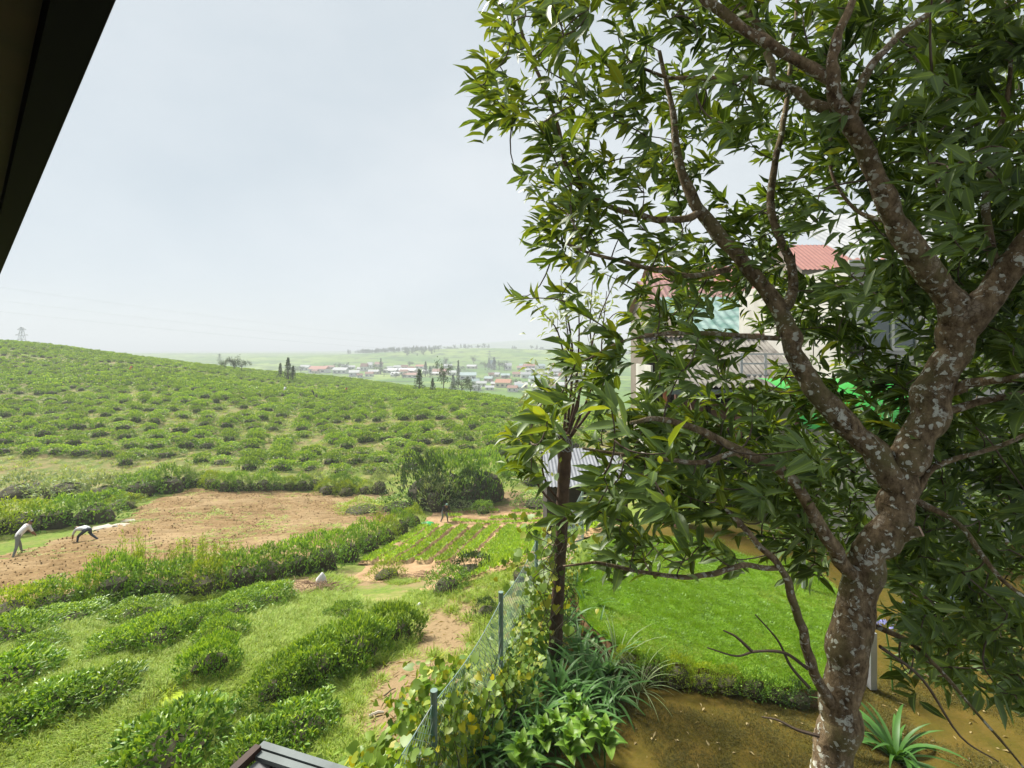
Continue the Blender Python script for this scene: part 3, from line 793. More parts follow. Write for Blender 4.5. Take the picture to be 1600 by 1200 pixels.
# ------------------------------------------------------------------ tea on the hillside
def nth(n):
    ones = ["", "first", "second", "third", "fourth", "fifth", "sixth", "seventh", "eighth", "ninth", "tenth", "eleventh", "twelfth", "thirteenth", "fourteenth", "fifteenth", "sixteenth", "seventeenth", "eighteenth", "nineteenth"]
    if n < 20: return ones[n]
    t, o = divmod(n, 10)
    if o == 0: return ["", "", "twentieth", "thirtieth", "fortieth", "fiftieth", "sixtieth", "seventieth"][t]
    return ["", "", "twenty", "thirty", "forty", "fifty", "sixty", "seventy"][t] + "-" + ones[o]
def hill():
    rg = np.random.default_rng(5)
    mids = []
    for k in range(6):
        a = bush_arrays(900, 1, 1, 1.0, 0.15, flat=2.8, lump=0.26, young=1.0, rg=rg, aspect=0.55)
        mids.append(with_core(leaf_mesh("t", *a, tpl=LEAF2), 1, 1, 1.0, M['tea_hill'], rg))
    lows = []
    for k in range(6):
        a = bush_arrays(260, 1, 1, 1.0, 0.26, flat=2.8, lump=0.28, young=1.1, rg=rg, aspect=0.6)
        lows.append(with_core(leaf_mesh("t", *a, tpl=LEAF2), 1, 1, 1.0, M['tea_hill'], rg))
    X = []; Y = []; RW = []
    y = 46.0; rw = 0
    while y < 172:
        x = -1.35 * y + rg.uniform(0, 2) - 6
        while x < 0.35 * y:
            X.append(x); RW.append(rw); Y.append(y + rg.normal(0, .2) + 1.4 * math.sin(x * .05 + y * .02)); x += rg.uniform(2.1, 3.5) * (1.1 if y < 90 else .85)
        y += 2.7 if y < 80 else 2.3; rw += 1
    X = np.array(X); Y = np.array(Y); RW = np.array(RW)
    Z = G(X, Y)
    px = X / Y * F + CX; py = HY - Z / Y * F
    lim = np.interp(px, [-200, 100, 250, 420, 600, 800, 1000], [720, 722, 728, 742, 738, 716, 700])
    far = smooth(50, 95, Y)
    dens = 0.92 + 0.06 * far
    gap = vnoise(X * 0.09, Y * 0.16, 9) * .6 + vnoise(X * .3, Y * .5, 4) * .4
    lane = np.abs(Y - (121 + X * 0.08 + 3 * np.sin(X * .04))) < 1.5      # the estate lane across the upper hill
    lane2 = np.abs(Y - (70 + X * -0.10 + 4 * np.sin(X * .07))) < 1.1
    keep = (py < lim) & (px > -120) & (px < 960) & (rg.uniform(0, 1, len(X)) < dens) & ~lane & ~(lane2 & (rg.uniform(0, 1, len(X)) < .8)) & (gap > 0.19 - 0.08 * far)
    # visible from the balcony: skip what lies well behind the crest
    ok = np.ones(len(X), bool)
    for t in (0.7, 0.8, 0.88, 0.94):
        ok &= G(X * t, Y * t) < (Z + 2.0) * t + 0.6
    keep &= ok
    X, Y, Z, RW = X[keep], Y[keep], Z[keep], RW[keep]
    n = len(X)
    ks = 1.0 - .30 * smooth(60, 130, Y); sx = rg.uniform(1.0, 1.9, n) * ks; sy = rg.uniform(.75, 1.15, n) * ks; sz = rg.uniform(.8, 1.3, n) * ks
    rz = rg.normal(0.0, .25, n) + rg.integers(0, 2, n) * np.pi
    vis = (X / Y * F + CX > 4) & (X / Y * F + CX < 815)
    order = np.lexsort((X, RW, ~vis)); seen_row = {}
    rows_up = {}
    for k, i in enumerate(order[:300]):
        rw = rows_up.setdefault(int(RW[i]), len(rows_up)); q = seen_row.get(rw, 0); seen_row[rw] = q + 1
        o = obj("tea_bush", mids[k % 6], None, label="tea bush %s from left in the %s hillside row above the hedge" % (nth(q + 1), nth(rw + 1)), cat="tea bush", group="tea bushes low on the hillside", loc=(X[i], Y[i], Z[i] - .08))
        o.rotation_euler = (0, 0, rz[i]); o.scale = (sx[i], sy[i], sz[i])
    r_ = order[300:]
    scatter("tea_plantation", np.stack([X[r_], Y[r_], Z[r_] - .08], -1), np.stack([0 * rz[r_], 0 * rz[r_], rz[r_]], -1), np.stack([sx[r_], sy[r_], sz[r_]], -1), rg.integers(0, 6, len(r_)), lows, "rows of clipped tea covering the upper hillside", "tea plantation")
    # grass and weeds between the bushes at the foot of the hill
    tf = [tuft_mesh(26, .45, .03, rg, M['blade'], .35, 3) for _ in range(3)]
    m = 7000
    gx = rg.uniform(-75, 14, m); gy = rg.uniform(44, 92, m)
    gpx = gx / gy * F + CX; q = (gpx > -20) & (gpx < 900); gx, gy = gx[q], gy[q]; gzz = G(gx, gy)
    q = (HY - gzz / gy * F) < 752; gx, gy, gzz = gx[q], gy[q], gzz[q]; m = len(gx)
    s = rg.uniform(.6, 1.3, m)
    scatter("hill_grass", np.stack([gx, gy, gzz], -1), np.stack([0 * s, 0 * s, rg.uniform(0, 6.28, m)], -1), np.stack([s, s, s * .8], -1), rg.integers(0, 3, m), tf, "rough grass between the tea bushes on the hill", "grass")
hill()

# ------------------------------------------------------------------ vegetable beds
def bed(A, B, w, h, label, group):
    A = Vector(A); B = Vector(B); n = 24; d = (B - A); L = d.length; d.normalize(); s = Vector((-d.y, d.x, 0)).normalized()
    rows = []
    for i in range(n + 1):
        c = A + (B - A) * (i / n); r = []
        for u, zz in ((-.5, -.08), (-.42, .6), (-.2, .95), (0, 1), (.2, .95), (.42, .6), (.5, -.08)):
            e = 1.0 if 0 < i < n else 0.2
            p = c + s * (u * w * (1 + .08 * math.sin(i * 1.7))); p.z = gz(p.x, p.y) + 0.03 + zz * h * e * random.uniform(.85, 1.1); r.append(p)
        rows.append(r)
    e = empty("vegetable_bed", (A + B) / 2, label, "vegetable bed", group)
    o = MB().quadstrip(rows).build("soil", M['plot'], e, smooth_shade=True)
    e.location.z = gz(e.location.x, e.location.y)
    m = int(L * w * 190)
    t = rng.uniform(0.01, .99, m); u = rng.uniform(-.36, .36, m)
    base = np.array([list(A + (B - A) * tt + s * (uu * w)) for tt, uu in zip(t, u)])
    keepm = vnoise(base[:, 0] * 1.2, base[:, 1] * 1.2, 21) > 0.12
    base = base[keepm]; m = len(base)
    base[:, 2] = G(base[:, 0], base[:, 1]) + .03 + h * .85
    dr = rng.normal(0, .7, (m, 3)); dr[:, 2] = np.abs(dr[:, 2]) + .5
    me = leaf_mesh("seedlings", base, dr, np.array([0, 0, 1]) + rng.normal(0, .4, (m, 3)), rng.uniform(.09, .2, m), rng.uniform(.05, .10, m), rng.uniform(0, .5, m) ** 2, LEAF2)
    s_ = obj("seedlings", me, M['seedling'], e, kind="stuff")
    inv = Matrix.Translation(-e.location)
    for q in (o, s_): q.matrix_parent_inverse = inv
LOWX = [556, 584, 612, 641, 671, 702, 735, 770, 806, 842]; UPX = [655, 673, 691, 714, 738, 762, 787, 812, 838, 862]
for k in range(9):
    a = hit((LOWX[k] + LOWX[k + 1]) / 2, 884 - (4 if k > 4 else 0)); b = hit((UPX[k] + UPX[k + 1]) / 2, 825)
    wpx = (hit(LOWX[k + 1], 870) - hit(LOWX[k], 870)).length
    bed(a, b, wpx * .84, .2, ORD[k] + " long vegetable bed running down the green plot", "long beds of the vegetable plot")
for k, (py, x0, x1) in enumerate([(816, 705, 862), (808, 690, 868), (801, 700, 780), (802, 800, 872)]):
    bed(hit(x0, py), hit(x1, py), .9, .16, ["nearest cross bed at the top of the plot", "middle cross bed at the top of the plot", "farthest left cross bed at the top of the plot", "farthest right cross bed at the top of the plot"][k], "cross beds of the vegetable plot")

# clods in the ploughed soil
def clod(rg):
    bm = bmesh.new(); bmesh.ops.create_icosphere(bm, subdivisions=1, radius=1)
    for v in bm.verts: v.co = v.co * rg.uniform(.65, 1.15); v.co.z *= .7
    me = bpy.data.meshes.new("clod"); bm.to_mesh(me); bm.free(); me.materials.append(M['field']); return me
cd = [clod(rng) for _ in range(4)]
kx = rng.uniform(-42, 0, 30000); ky = rng.uniform(13, 44, 30000); q = in_poly(kx, ky, FIELD); kx, ky = kx[q][:9000], ky[q][:9000]; ks_ = rng.uniform(.01, .045, len(kx)) * (.6 + .8 * vnoise(kx * .7, ky * .7, 15))
scatter("soil_clods", np.stack([kx, ky, G(kx, ky) + .05 + clods(kx, ky)], -1), rng.uniform(0, 6, (len(kx), 3)), np.stack([ks_ * 1.2, ks_, ks_], -1), rng.integers(0, 4, len(kx)), cd, "loose clods of brown soil over the ploughed field", "soil clods")
# weeds sprouting in the ploughed soil
wt = [tuft_mesh(30, .28, .03, rng, M['blade'], .3, 3, 1.0) for _ in range(3)]
m = 1500; fx = rng.uniform(-40, 0, m * 3); fy = rng.uniform(14, 44, m * 3)
q = in_poly(fx, fy, FIELD) & (vnoise(fx * .32, fy * .32, 31) * .7 + vnoise(fx * 1.1, fy * 1.1, 32) * .3 > .60)
fx, fy = fx[q][:m], fy[q][:m]; n_ = len(fx); s = rng.uniform(.5, 1.1, n_)
scatter("field_weeds", np.stack([fx, fy, G(fx, fy) + .02], -1), np.stack([0 * s, 0 * s, rng.uniform(0, 6, n_)], -1), np.stack([s, s, s * .6], -1), rng.integers(0, 3, n_), wt, "sparse yellow-green weeds sprouting in the ploughed soil", "weeds")

# ------------------------------------------------------------------ grass of the near slope and the lawn
def near_grass():
    rg = np.random.default_rng(3)
    tf = [tuft_mesh(34, .17, .012, rg, M['blade'], .16, 3, .8) for _ in range(5)]
    n = 26000
    d = 6 + 12 * rg.uniform(0, 1, n) ** 0.8; px = rg.uniform(-60, 800, n); x = (px - CX) / F * d; y = d
    z = G(x, y); py = HY - z / y * F
    soil = np.zeros(n)
    for sx_, sy_, rx, ry, ch, s in STAINS:
        if ch == 0: soil = np.maximum(soil, s * np.exp(-((px - sx_) / rx) ** 2 - ((py - sy_) / ry) ** 2))
    q = (x < -0.85 + (y - 5.2) * .348 + .2) & (py < 1260) & (rg.uniform(0, 1, n) > soil * 1.16) & ~in_poly(x, y, PLOT) & ~in_poly(x, y, FIELD) & (vnoise(x * .8, y * .8, 41) > .22)
    x, y, z = x[q], y[q], z[q]; n = len(x); s = rg.uniform(.5, 1.25, n) * (0.75 + .6 * vnoise(x * .6, y * .6, 42))
    scatter("slope_grass", np.stack([x, y, z - .01], -1), np.stack([rg.normal(0, .1, n), rg.normal(0, .1, n), rg.uniform(0, 6.28, n)], -1), np.stack([s, s, s], -1), rg.integers(0, 5, n), tf, "short yellow-green grass covering the near slope", "grass")
    # lawn
    lf = [tuft_mesh(110, .038, .007, rg, M['lawn_blade'], .16, 2, .4) for _ in range(4)] + [tuft_mesh(80, .03, .008, rg, M['blade'], .13, 2, .4), tuft_mesh(40, .06, .012, rg, M['hedge'], .10, 2, .9)]
    n = 9000; x = rg.uniform(.5, 9, n * 2); y = rg.uniform(6.5, 15, n * 2)
    poly = [tuple(p) for p in LAWN_RING]
    q = in_poly(x, y, poly) & (edge_dist(x, y, poly) > .04); x, y = x[q][:n], y[q][:n]; n = len(x); s = rg.uniform(.7, 1.2, n)
    scatter("lawn_grass", np.stack([x, y, np.full(n, LAWN_Z - .005) + .03 * np.sin(x * 1.3) * np.sin(y)], -1), np.stack([0 * s, 0 * s, rg.uniform(0, 6.28, n)], -1), np.stack([s, s, s], -1), np.where(rg.uniform(0, 1, n) < .55 * smooth(.5, .8, vnoise(x * 1.1, y * 1.1, 55)), 4, np.where(rg.uniform(0, 1, n) < .05, 5, rg.integers(0, 4, n))), lf, "closely mown bright green lawn grass", "grass")
near_grass()
M['moss'] = leaf_mat("moss", (0.05, 0.055, 0.006), (0.10, 0.095, 0.012), (0.16, 0.12, 0.03), rough=.8, trans=.2)
mt_ = [tuft_mesh(60, .03, .006, rng, M['moss'], .2, 2, .5) for _ in range(3)]
mx_ = rng.uniform(.2, 10, 9000); my_ = rng.uniform(5, 10, 9000); q = (vnoise(mx_ * 1.3, my_ * 1.3, 91) > .42) & (mx_ > -.4 + (my_ - 5.2) * .348) & ~in_poly(mx_, my_, [tuple(p) for p in LAWN_RING]); mx_, my_ = mx_[q][:3000], my_[q][:3000]; s = rng.uniform(.5, 1.2, len(mx_))
scatter("yard_moss", np.stack([mx_, my_, G(mx_, my_)], -1), np.stack([0 * s, 0 * s, rng.uniform(0, 6, len(s))], -1), np.stack([s, s, s], -1), rng.integers(0, 3, len(s)), mt_, "thin olive moss over the trodden yard", "moss")

# dry standing stalks in the yellow grass
for i, (px, py) in enumerate([(245, 1100), (265, 1095), (290, 1085), (225, 1110)]):
    c = hit(px, py); e = STALK; o = obj("dry_stalks", STALK, None, label=["thin brown stalks standing in yellow grass, leftmost pair right half", "middle thin brown stalks standing in yellow grass", "rightmost thin brown stalks standing in yellow grass", "leftmost thin brown stalks standing in yellow grass"][i], cat="stalks", group="dry stalks in the yellow grass", loc=c)
    o.scale = (.28, .28, .42); o.rotation_euler = (0, 0, i * 1.3)

# ------------------------------------------------------------------ wire fence, posts and creeper
FD = Vector((1.53, 4.4, 0)).normalized()
POSTS = [(-0.85 - .73 - .05, 3.1), (-0.85, 5.2), (-0.17, 7.3), (0.49, 9.6), (1.3, 11.9), (2.1, 14.2)]
fence = empty("wire_fence", (-0.17, 7.3, gz(-.17, 7.3)), "sagging chain-link fence on green posts overgrown with creeper", "fence")
def fp(o): o.matrix_parent_inverse = Matrix.Translation(-fence.location)
TOPS = []
for (x, y) in POSTS:
    b = gz(x, y); top = -3.73 - (0.35 if y > 11 else 0)
    TOPS.append(Vector((x, y, top)))
    mb = MB(); mb.tube([(x, y, b - .1), (x, y, top)], .037, 10); mb.tube([(x, y, top - .004), (x, y, top + .012)], .040, 10)
    fp(mb.build("post", M['post_green'], fence))
wm = MB()
for k in range(len(POSTS) - 1):
    a = Vector(POSTS[k] + (0,)); b = Vector(POSTS[k + 1] + (0,)); L = (b - a).length; d = (b - a) / L; s = Vector((-d.y, d.x, 0))
    za, zb = TOPS[k].z - .12, TOPS[k + 1].z - .12; H = 1.35
    def pt(u, v):
        p = a + d * u + s * (.06 * math.sin(u * 2.1) * (1 - v / H)); p.z = za + (zb - za) * u / L - .10 * math.sin(math.pi * u / L) - (H - v); return p
    st = .085; nn = int((L + H) / st)
    for i in range(nn):
        for sg in (1, -1):
            u0 = i * st - (H if sg > 0 else 0); ptsw = []
            for j in range(9):
                v = H * j / 8; u = u0 + v if sg > 0 else u0 - v
                if 0 <= u <= L: ptsw.append(pt(u, v))
            if len(ptsw) > 1: wm.tube(ptsw, .0028, 3, cap=False)
    wm.tube([pt(L * j / 10, H) for j in range(11)], .006, 4, cap=False)
fp(wm.build("wire_mesh", M['post_green'], fence, kind="stuff"))

def creeper():
    rg = np.random.default_rng(8)
    e = empty("creeper", (-.5, 6.3, gz(-.5, 6.3)), "yellow-green creeper with heart-shaped leaves smothering the wire fence", "vine")
    n = 5200
    y = np.where(rg.uniform(0, 1, n) < .7, rg.uniform(3.4, 7.4, n), rg.uniform(7.0, 12.0, n)); x = -0.85 + (y - 5.2) * .348 + rg.normal(0, .24, n) - .28 * (y < 7)
    top = np.where(y < 6.2, -3.8, -4.2) - .35 * vnoise(y * 2.0, x * 0, 3) - np.where((y > 6.3) & (y < 9), .35, 0) - np.where(y > 9.5, .5, 0)
    bot = G(x, y) + .05
    z = bot + (top - bot) * rg.uniform(0.05, 1, n) ** .7
    pos = np.stack([x, y, z], -1)
    dr = rg.normal(0, .6, (n, 3)) + np.array([-.4, -.3, -.35]); no = np.stack([-.6 + rg.normal(0, .4, n), -.5 + rg.normal(0, .4, n), .7 + rg.normal(0, .3, n)], -1)
    L = rg.uniform(.05, .11, n); ti = rg.uniform(0, 1, n) ** 6
    inv = Matrix.Translation(-e.location)
    # the largest, outermost leaves singly
    key = np.argsort(-(L + .03 * (z - bot) / (top - bot + .01) - .004 * y))
    big, rest = key[:170], key[170:]
    h = leaf_mesh("leaf", np.zeros((1, 3)), np.array([[1., 0, 0]]), np.array([[0, 0, 1.]]), 1.0, 1.0, 0.0, HEART); h.materials.append(M['vine'])
    hy = leaf_mesh("leaf", np.zeros((1, 3)), np.array([[1., 0, 0]]), np.array([[0, 0, 1.]]), 1.0, 1.0, 0.8, HEART); hy.materials.append(M['vine'])
    for i in big:
        leaf_obj(e, hy if ti[i] > .5 else h, pos[i], dr[i], no[i], L[i] * 1.25)
    o = obj("foliage", leaf_mesh("foliage", pos[rest], dr[rest], no[rest], L[rest], L[rest], ti[rest], HEART), M['vine'], e, kind="stuff"); o.matrix_parent_inverse = inv
    st = MB()
    for k in range(60):
        y0 = rg.uniform(3.4, 12); x0 = -0.85 + (y0 - 5.2) * .348; p = Vector((x0, y0, gz(x0, y0))); ps = [p.copy()]
        for j in range(6):
            p = p + Vector((rg.normal(0, .10), rg.normal(0, .16), .24)); ps.append(p.copy())
        st.tube(ps, [.008, .007, .006, .005, .004, .004, .003], 4, cap=False)
    o = st.build("stems", M['twig'], e, kind="stuff"); o.matrix_parent_inverse = inv

def leaf_obj(parent, me, pos, dr, no, size, name="leaf"):
    D = Vector(dr).normalized(); Nn = Vector(no); S = Nn.cross(D)
    S = S.normalized() if S.length > 1e-5 else D.orthogonal().normalized()
    Nn = D.cross(S)
    o = bpy.data.objects.new(name, me); COL.objects.link(o); o.parent = parent
    mw = Matrix(((D.x, S.x, Nn.x, 0), (D.y, S.y, Nn.y, 0), (D.z, S.z, Nn.z, 0), (0, 0, 0, 1)))
    loc = Vector(pos) - parent.location
    o.matrix_local = Matrix.Translation(loc) @ mw @ Matrix.Diagonal((size, size, size, 1))
    return o
creeper()

# ------------------------------------------------------------------ strap-leaved plants, broad-leaved plants, grass tufts
STRAPS = []
for k in range(6):
    rg = np.random.default_rng(50 + k)
    V = []; T = []; seg = 9; w = .066; el = [1.35, 1.2, 1.0, .8, 1.1, .65][k]; dr = [1.0, 1.3, 1.1, .9, 1.7, 1.2][k]
    p = np.zeros(3)
    for j in range(seg + 1):
        t = j / seg; wk = w * .5 * (1 - t ** 3) * (.65 + .35 * min(1, 4 * t)) + .001
        V += [p + [0, -wk, .35 * wk], p + [0, 0, 0], p + [0, wk, .35 * wk]]; T += [(.12 * rg.uniform(0, 1), -1, t), (.1, 0.5, t), (.12, 1, t)]
        e_ = el - dr * t * 1.25; p = p + np.array([math.cos(e_), 0, math.sin(e_)]) / seg
    f = []
    for j in range(seg):
        for s in (0, 1): f.append((3 * j + s, 3 * j + s + 1, 3 * j + s + 4, 3 * j + s + 3))
    me = mesh_np("leaf", np.array(V), [np.array(f)], {"lf": np.array(T)}, True); me.materials.append(M['strap']); STRAPS.append(me)
def strap_plant(base, L, n, label, group="strap-leaved plants along the fence"):
    e = empty("strap_leaf_plant", base, label, "plant", group)
    for i in range(n):
        o = obj("leaf", STRAPS[random.randrange(6)], None, e); a = i * 2.4 + random.uniform(-.4, .4)
        o.location = (math.cos(a) * .04 * random.random(), math.sin(a) * .04 * random.random(), 0)
        o.rotation_euler = (random.uniform(-.2, .2), random.uniform(-.15, .15), a); s = L * random.uniform(.7, 1.15); o.scale = (s, s * random.uniform(.9, 1.2), s)
    return e
AG = [(905, 1040, .85), (950, 1062, .8), (860, 1062, .85), (918, 1085, .9), (955, 1100, .7), (870, 1105, .85), (828, 1100, .8), (905, 1125, .8), (840, 1150, .8), (795, 1150, .8), (880, 1165, .75), (790, 1195, .75), (835, 1205, .75), (935, 1150, .6), (885, 1010, .7), (755, 1195, .7), (918, 985, .8), (935, 1015, .8), (900, 965, .7)]
AGL = ["topmost strap-leaved plant beside the dark pole", "strap-leaved plant nearest the tall grass tuft", "strap-leaved plant just below the dark pole", "large strap-leaved plant in the middle of the bed", "strap-leaved plant at the right edge of the bed", "strap-leaved plant left of the bed's middle",
       "strap-leaved plant touching the creeper, upper", "strap-leaved plant above the broad-leaved plants", "strap-leaved plant left of the broad-leaved plants", "strap-leaved plant in the shade of the creeper", "strap-leaved plant among the broad leaves", "lower left strap-leaved plant at the picture's bottom", "bottom middle strap-leaved plant beside the broad leaves", "small strap-leaved plant at the yard edge", "small strap-leaved plant behind the dark pole", "leftmost strap-leaved plant at the bottom edge", "strap-leaved plant between dark pole and lawn", "strap-leaved plant at the lawn's left corner", "uppermost strap-leaved plant at the lawn's left edge"]
for (px, py, L), lab in zip(AG, AGL):
    b = hit(px, py); b.z = max(b.z, -5.6) + .05; strap_plant(b, L, 30, lab)
b = plane_hit(1400, 1190, -5.5); strap_plant(b, 1.0, 34, "drooping strap-leaved plant right of the big trunk", None)

BROAD = []
for k in range(3):
    v = []; T = []; prof = [(.0, .10), (.15, .22), (.35, .42), (.55, .5), (.75, .40), (.9, .22), (1, .02)]
    zc = [0, .10, .16, .16, .10, 0, -.12]
    for (t, w), z in zip(prof, zc):
        for s in (-1, -.5, 0, .5, 1):
            v.append((t, s * w, z + abs(s) * .10 * w * 2 + .03 * math.sin(t * 14 + s * 3 + k) * abs(s))); T.append((.15 * k, s, t))
    f = [(5 * j + s, 5 * j + s + 1, 5 * j + s + 6, 5 * j + s + 5) for j in range(6) for s in range(4)]
    me = mesh_np("leaf", np.array(v), [np.array(f)], {"lf": np.array(T, float)}, True); me.materials.append(M['broad']); BROAD.append(me)
BL = [(895, 1150, "broad-leaved bright green plant, topmost of the patch at bottom"), (915, 1185, "broad-leaved bright green plant in the middle of the bottom patch"), (850, 1195, "broad-leaved plant at the left of the bottom patch"), (890, 1215, "broad-leaved plant cut by the bottom edge"), (945, 1200, "single broad-leaved plant on the mossy ground"), (815, 1230, "lowest left broad-leaved plant at the bottom edge"), (868, 1185, "small broad-leaved plant among strap leaves")]
for px, py, lab in BL:
    b = hit(px, py); b.z += .15; e = empty("broad_leaf_plant", b, lab, "plant", "broad-leaved plants at the bottom")
    MB().tube([(0, 0, -.2), (0, 0, .25)], .012, 6).build("stem", M['strap'], e)
    for i in range(13):
        o = obj("leaf", BROAD[i % 3], None, e); a = i * 2.4; t = i / 13
        o.location = (0, 0, .05 + .28 * t); o.rotation_euler = (random.uniform(-.2, .2), -(.45 + .9 * t) + random.uniform(-.15, .15), a)
        s = (.34 - .12 * t) * random.uniform(.85, 1.1); o.scale = (s, s * .5, s)
TALL = [tuft_mesh(34, 1.0, .016, rng, M['pale'], .05, 8, .95) for _ in range(2)]
for i, (px, py, s) in enumerate([(965, 1055, 1.15), (1000, 1080, .8)]):
    b = hit(px, py); o = obj("grass_tuft", TALL[i], None, label=["tall arching pale grass tuft left of the lawn", "smaller arching grass tuft at the lawn's front corner"][i], cat="grass tuft", loc=b); o.scale = (s, s, s)
BANKP = [(985, 1052, 'lime'), (1025, 1068, 'hedge'), (1065, 1075, 'lime'), (1105, 1082, 'lime'), (1145, 1085, 'lime'), (1185, 1092, 'hedge'), (1225, 1100, 'hedge'), (1255, 1106, 'dark')]
for i, (px, py, key) in enumerate(BANKP):
    b = plane_hit(px, py, -5.45); bush("bank_shrub", key, b + Vector((0, .12, 0)), .30, .24, random.uniform(.28, .45), ORD[i] + " low shrub on the bank in front of the lawn", "shrub", group="low shrubs on the lawn bank")

# ------------------------------------------------------------------ pollarded pole tree by the fence
M['pole_bark'] = plain_mat("dark_bark", (0.055, 0.030, 0.018), (0.10, 0.06, 0.035), 9, 0.95, bump=0.6, bscale=30)
M['pollard_leaf'] = leaf_mat('pollard_leaf', (0.10, 0.18, 0.03), (0.24, 0.33, 0.08), (0.42, 0.46, 0.10), back=(0.34, 0.40, 0.22), rough=.45, trans=.35)
def pollard():
    d = 8.5; base = P(866, 1035, d); base.z = gz(base.x, base.y) - .05
    e = empty("pollarded_tree", base, "dark pollarded trunk with bare upright shoots beside the fence", "tree")
    inv = Matrix.Translation(-base)
    pts = [tuple(base) + (.125,)] + [tuple(P(x, y, d)) + (r,) for x, y, r in ((870, 960, .115), (875, 880, .105), (879, 790, .11), (882, 720, .12), (882, 688, .125), (882, 676, .09))]
    sp = spline(pts, 6)
    o = MB().tube(sp[:, :3], list(sp[:, 3] * rng.uniform(.93, 1.07, len(sp))), 12).build("trunk", M['pole_bark'], e, smooth_shade=True); o.matrix_parent_inverse = inv
    sh = [[(884, 690), (905, 620), (890, 540), (876, 430)], [(886, 690), (900, 600), (905, 510), (900, 425)], [(880, 690), (885, 600), (872, 520), (838, 478)], [(888, 690), (925, 600), (922, 510), (926, 440)], [(888, 688), (940, 610), (940, 540), (948, 455)], [(880, 800), (845, 765), (826, 720), (800, 690)], [(878, 790), (850, 745), (846, 690), (835, 640)], [(884, 690), (895, 560), (880, 470), (862, 440)], [(884, 690), (915, 580), (935, 500), (965, 430)]]
    for k, s in enumerate(sh):
        q = spline([tuple(P(x, y, d + .12 * math.sin(k * 2 + i))) for i, (x, y) in enumerate(s)], 5); n = len(q)
        o = MB().tube(q, list(np.linspace(.028, .006, n)), 5).build("shoot", M['pole_bark'], e, smooth_shade=True); o.matrix_parent_inverse = inv
        tw = MB()
        for j in range(4, n, 3):
            p = Vector(q[j]); tw.tube([p, p + Vector((random.uniform(-.25, .2), random.uniform(-.2, .2), random.uniform(.15, .4)))], [.006, .003], 3)
        t = tw.build("twig", M['pole_bark'], o); t.matrix_parent_inverse = Matrix.Identity(4)
    # sprays of pale leaves on the shoots, tangle of wire round the head
    rg = np.random.default_rng(19); k = 640
    cx_ = rg.choice(np.array([(852, 590), (838, 640), (865, 660), (825, 690), (890, 560), (848, 700), (910, 600), (870, 500), (905, 470), (940, 480), (830, 730)]), k) + rg.normal(0, 1, (k, 2)) * [15, 16]
    pos = np.array([list(P(x_, y_, d + w_)) for (x_, y_), w_ in zip(cx_, rg.normal(0, .22, k))])
    o = obj("foliage", leaf_mesh("foliage", pos, rg.normal(0, .5, (k, 3)) + [-.8, 0, -.1], rg.normal(0, .5, (k, 3)) + [-.2, -.3, .8], rg.uniform(.10, .21, k), rg.uniform(.04, .08, k), rg.uniform(0, .5, k), LEAF4), M['pollard_leaf'], e, kind="stuff"); o.matrix_parent_inverse = inv
    wv = MB()
    for k in range(7):
        a0 = random.uniform(0, 6); wv.tube([P(882, 690 + 14 * math.sin(j * .9 + a0), d) + Vector((math.cos(a0 + j * .6) * .15, math.sin(a0 + j * .6) * .15, random.uniform(-.02, .02))) for j in range(12)], .005, 4)
    o = wv.build("tangled_wire", M['steel'], e, kind="stuff"); o.matrix_parent_inverse = inv
pollard()
def climber():
    """heart-leaved vine climbing the pole"""
    rg = np.random.default_rng(77); base = P(885, 1000, 8.3); base.z = gz(base.x, base.y)
    e = empty("pole_climber", base, "sunlit vine with yellow leaves climbing beside the dark pole", "vine")
    n = 300; px = rg.normal(858, 24, n); py = rg.uniform(800, 990, n); dd = 8.7 + rg.normal(0, .25, n)
    px = px + (py < 860) * rg.normal(10, 18, n) - (py > 860) * 12
    pos = np.array([list(P(a, b, c)) for a, b, c in zip(px, py, dd)]); dr = rg.normal(0, .5, (n, 3)) + [-.3, -.2, -.5]; no = rg.normal(0, .4, (n, 3)) + [-.4, -.7, .6]
    L = rg.uniform(.07, .16, n); ti = rg.uniform(0, 1, n) ** 5
    hs = []
    for t in (0.0, .35, .9):
        h = leaf_mesh("leaf", np.zeros((1, 3)), np.array([[1., 0, 0]]), np.array([[0, 0, 1.]]), 1.0, 1.0, t, HEART); h.materials.append(M['vine']); hs.append(h)
    key = np.argsort(-L); inv = Matrix.Translation(-base)
    for i in key[:130]: leaf_obj(e, hs[0 if ti[i] < .3 else 1 if ti[i] < .8 else 2], pos[i], dr[i], no[i], L[i])
    r_ = key[130:]; o = obj("foliage", leaf_mesh("foliage", pos[r_], dr[r_], no[r_], L[r_], L[r_], ti[r_], HEART), M['vine'], e, kind="stuff"); o.matrix_parent_inverse = inv
    st = MB()
    for k in range(9):
        ps = [P(872 + rg.normal(0, 18), 1010 - 26 * j, 8.2 + rg.normal(0, .06)) for j in range(9)]; st.tube(spline([tuple(p) for p in ps], 3), .006, 4, cap=False)
    o = st.build("stems", M['twig'], e, kind="stuff"); o.matrix_parent_inverse = inv
climber()
from mathutils import noise as mnoise
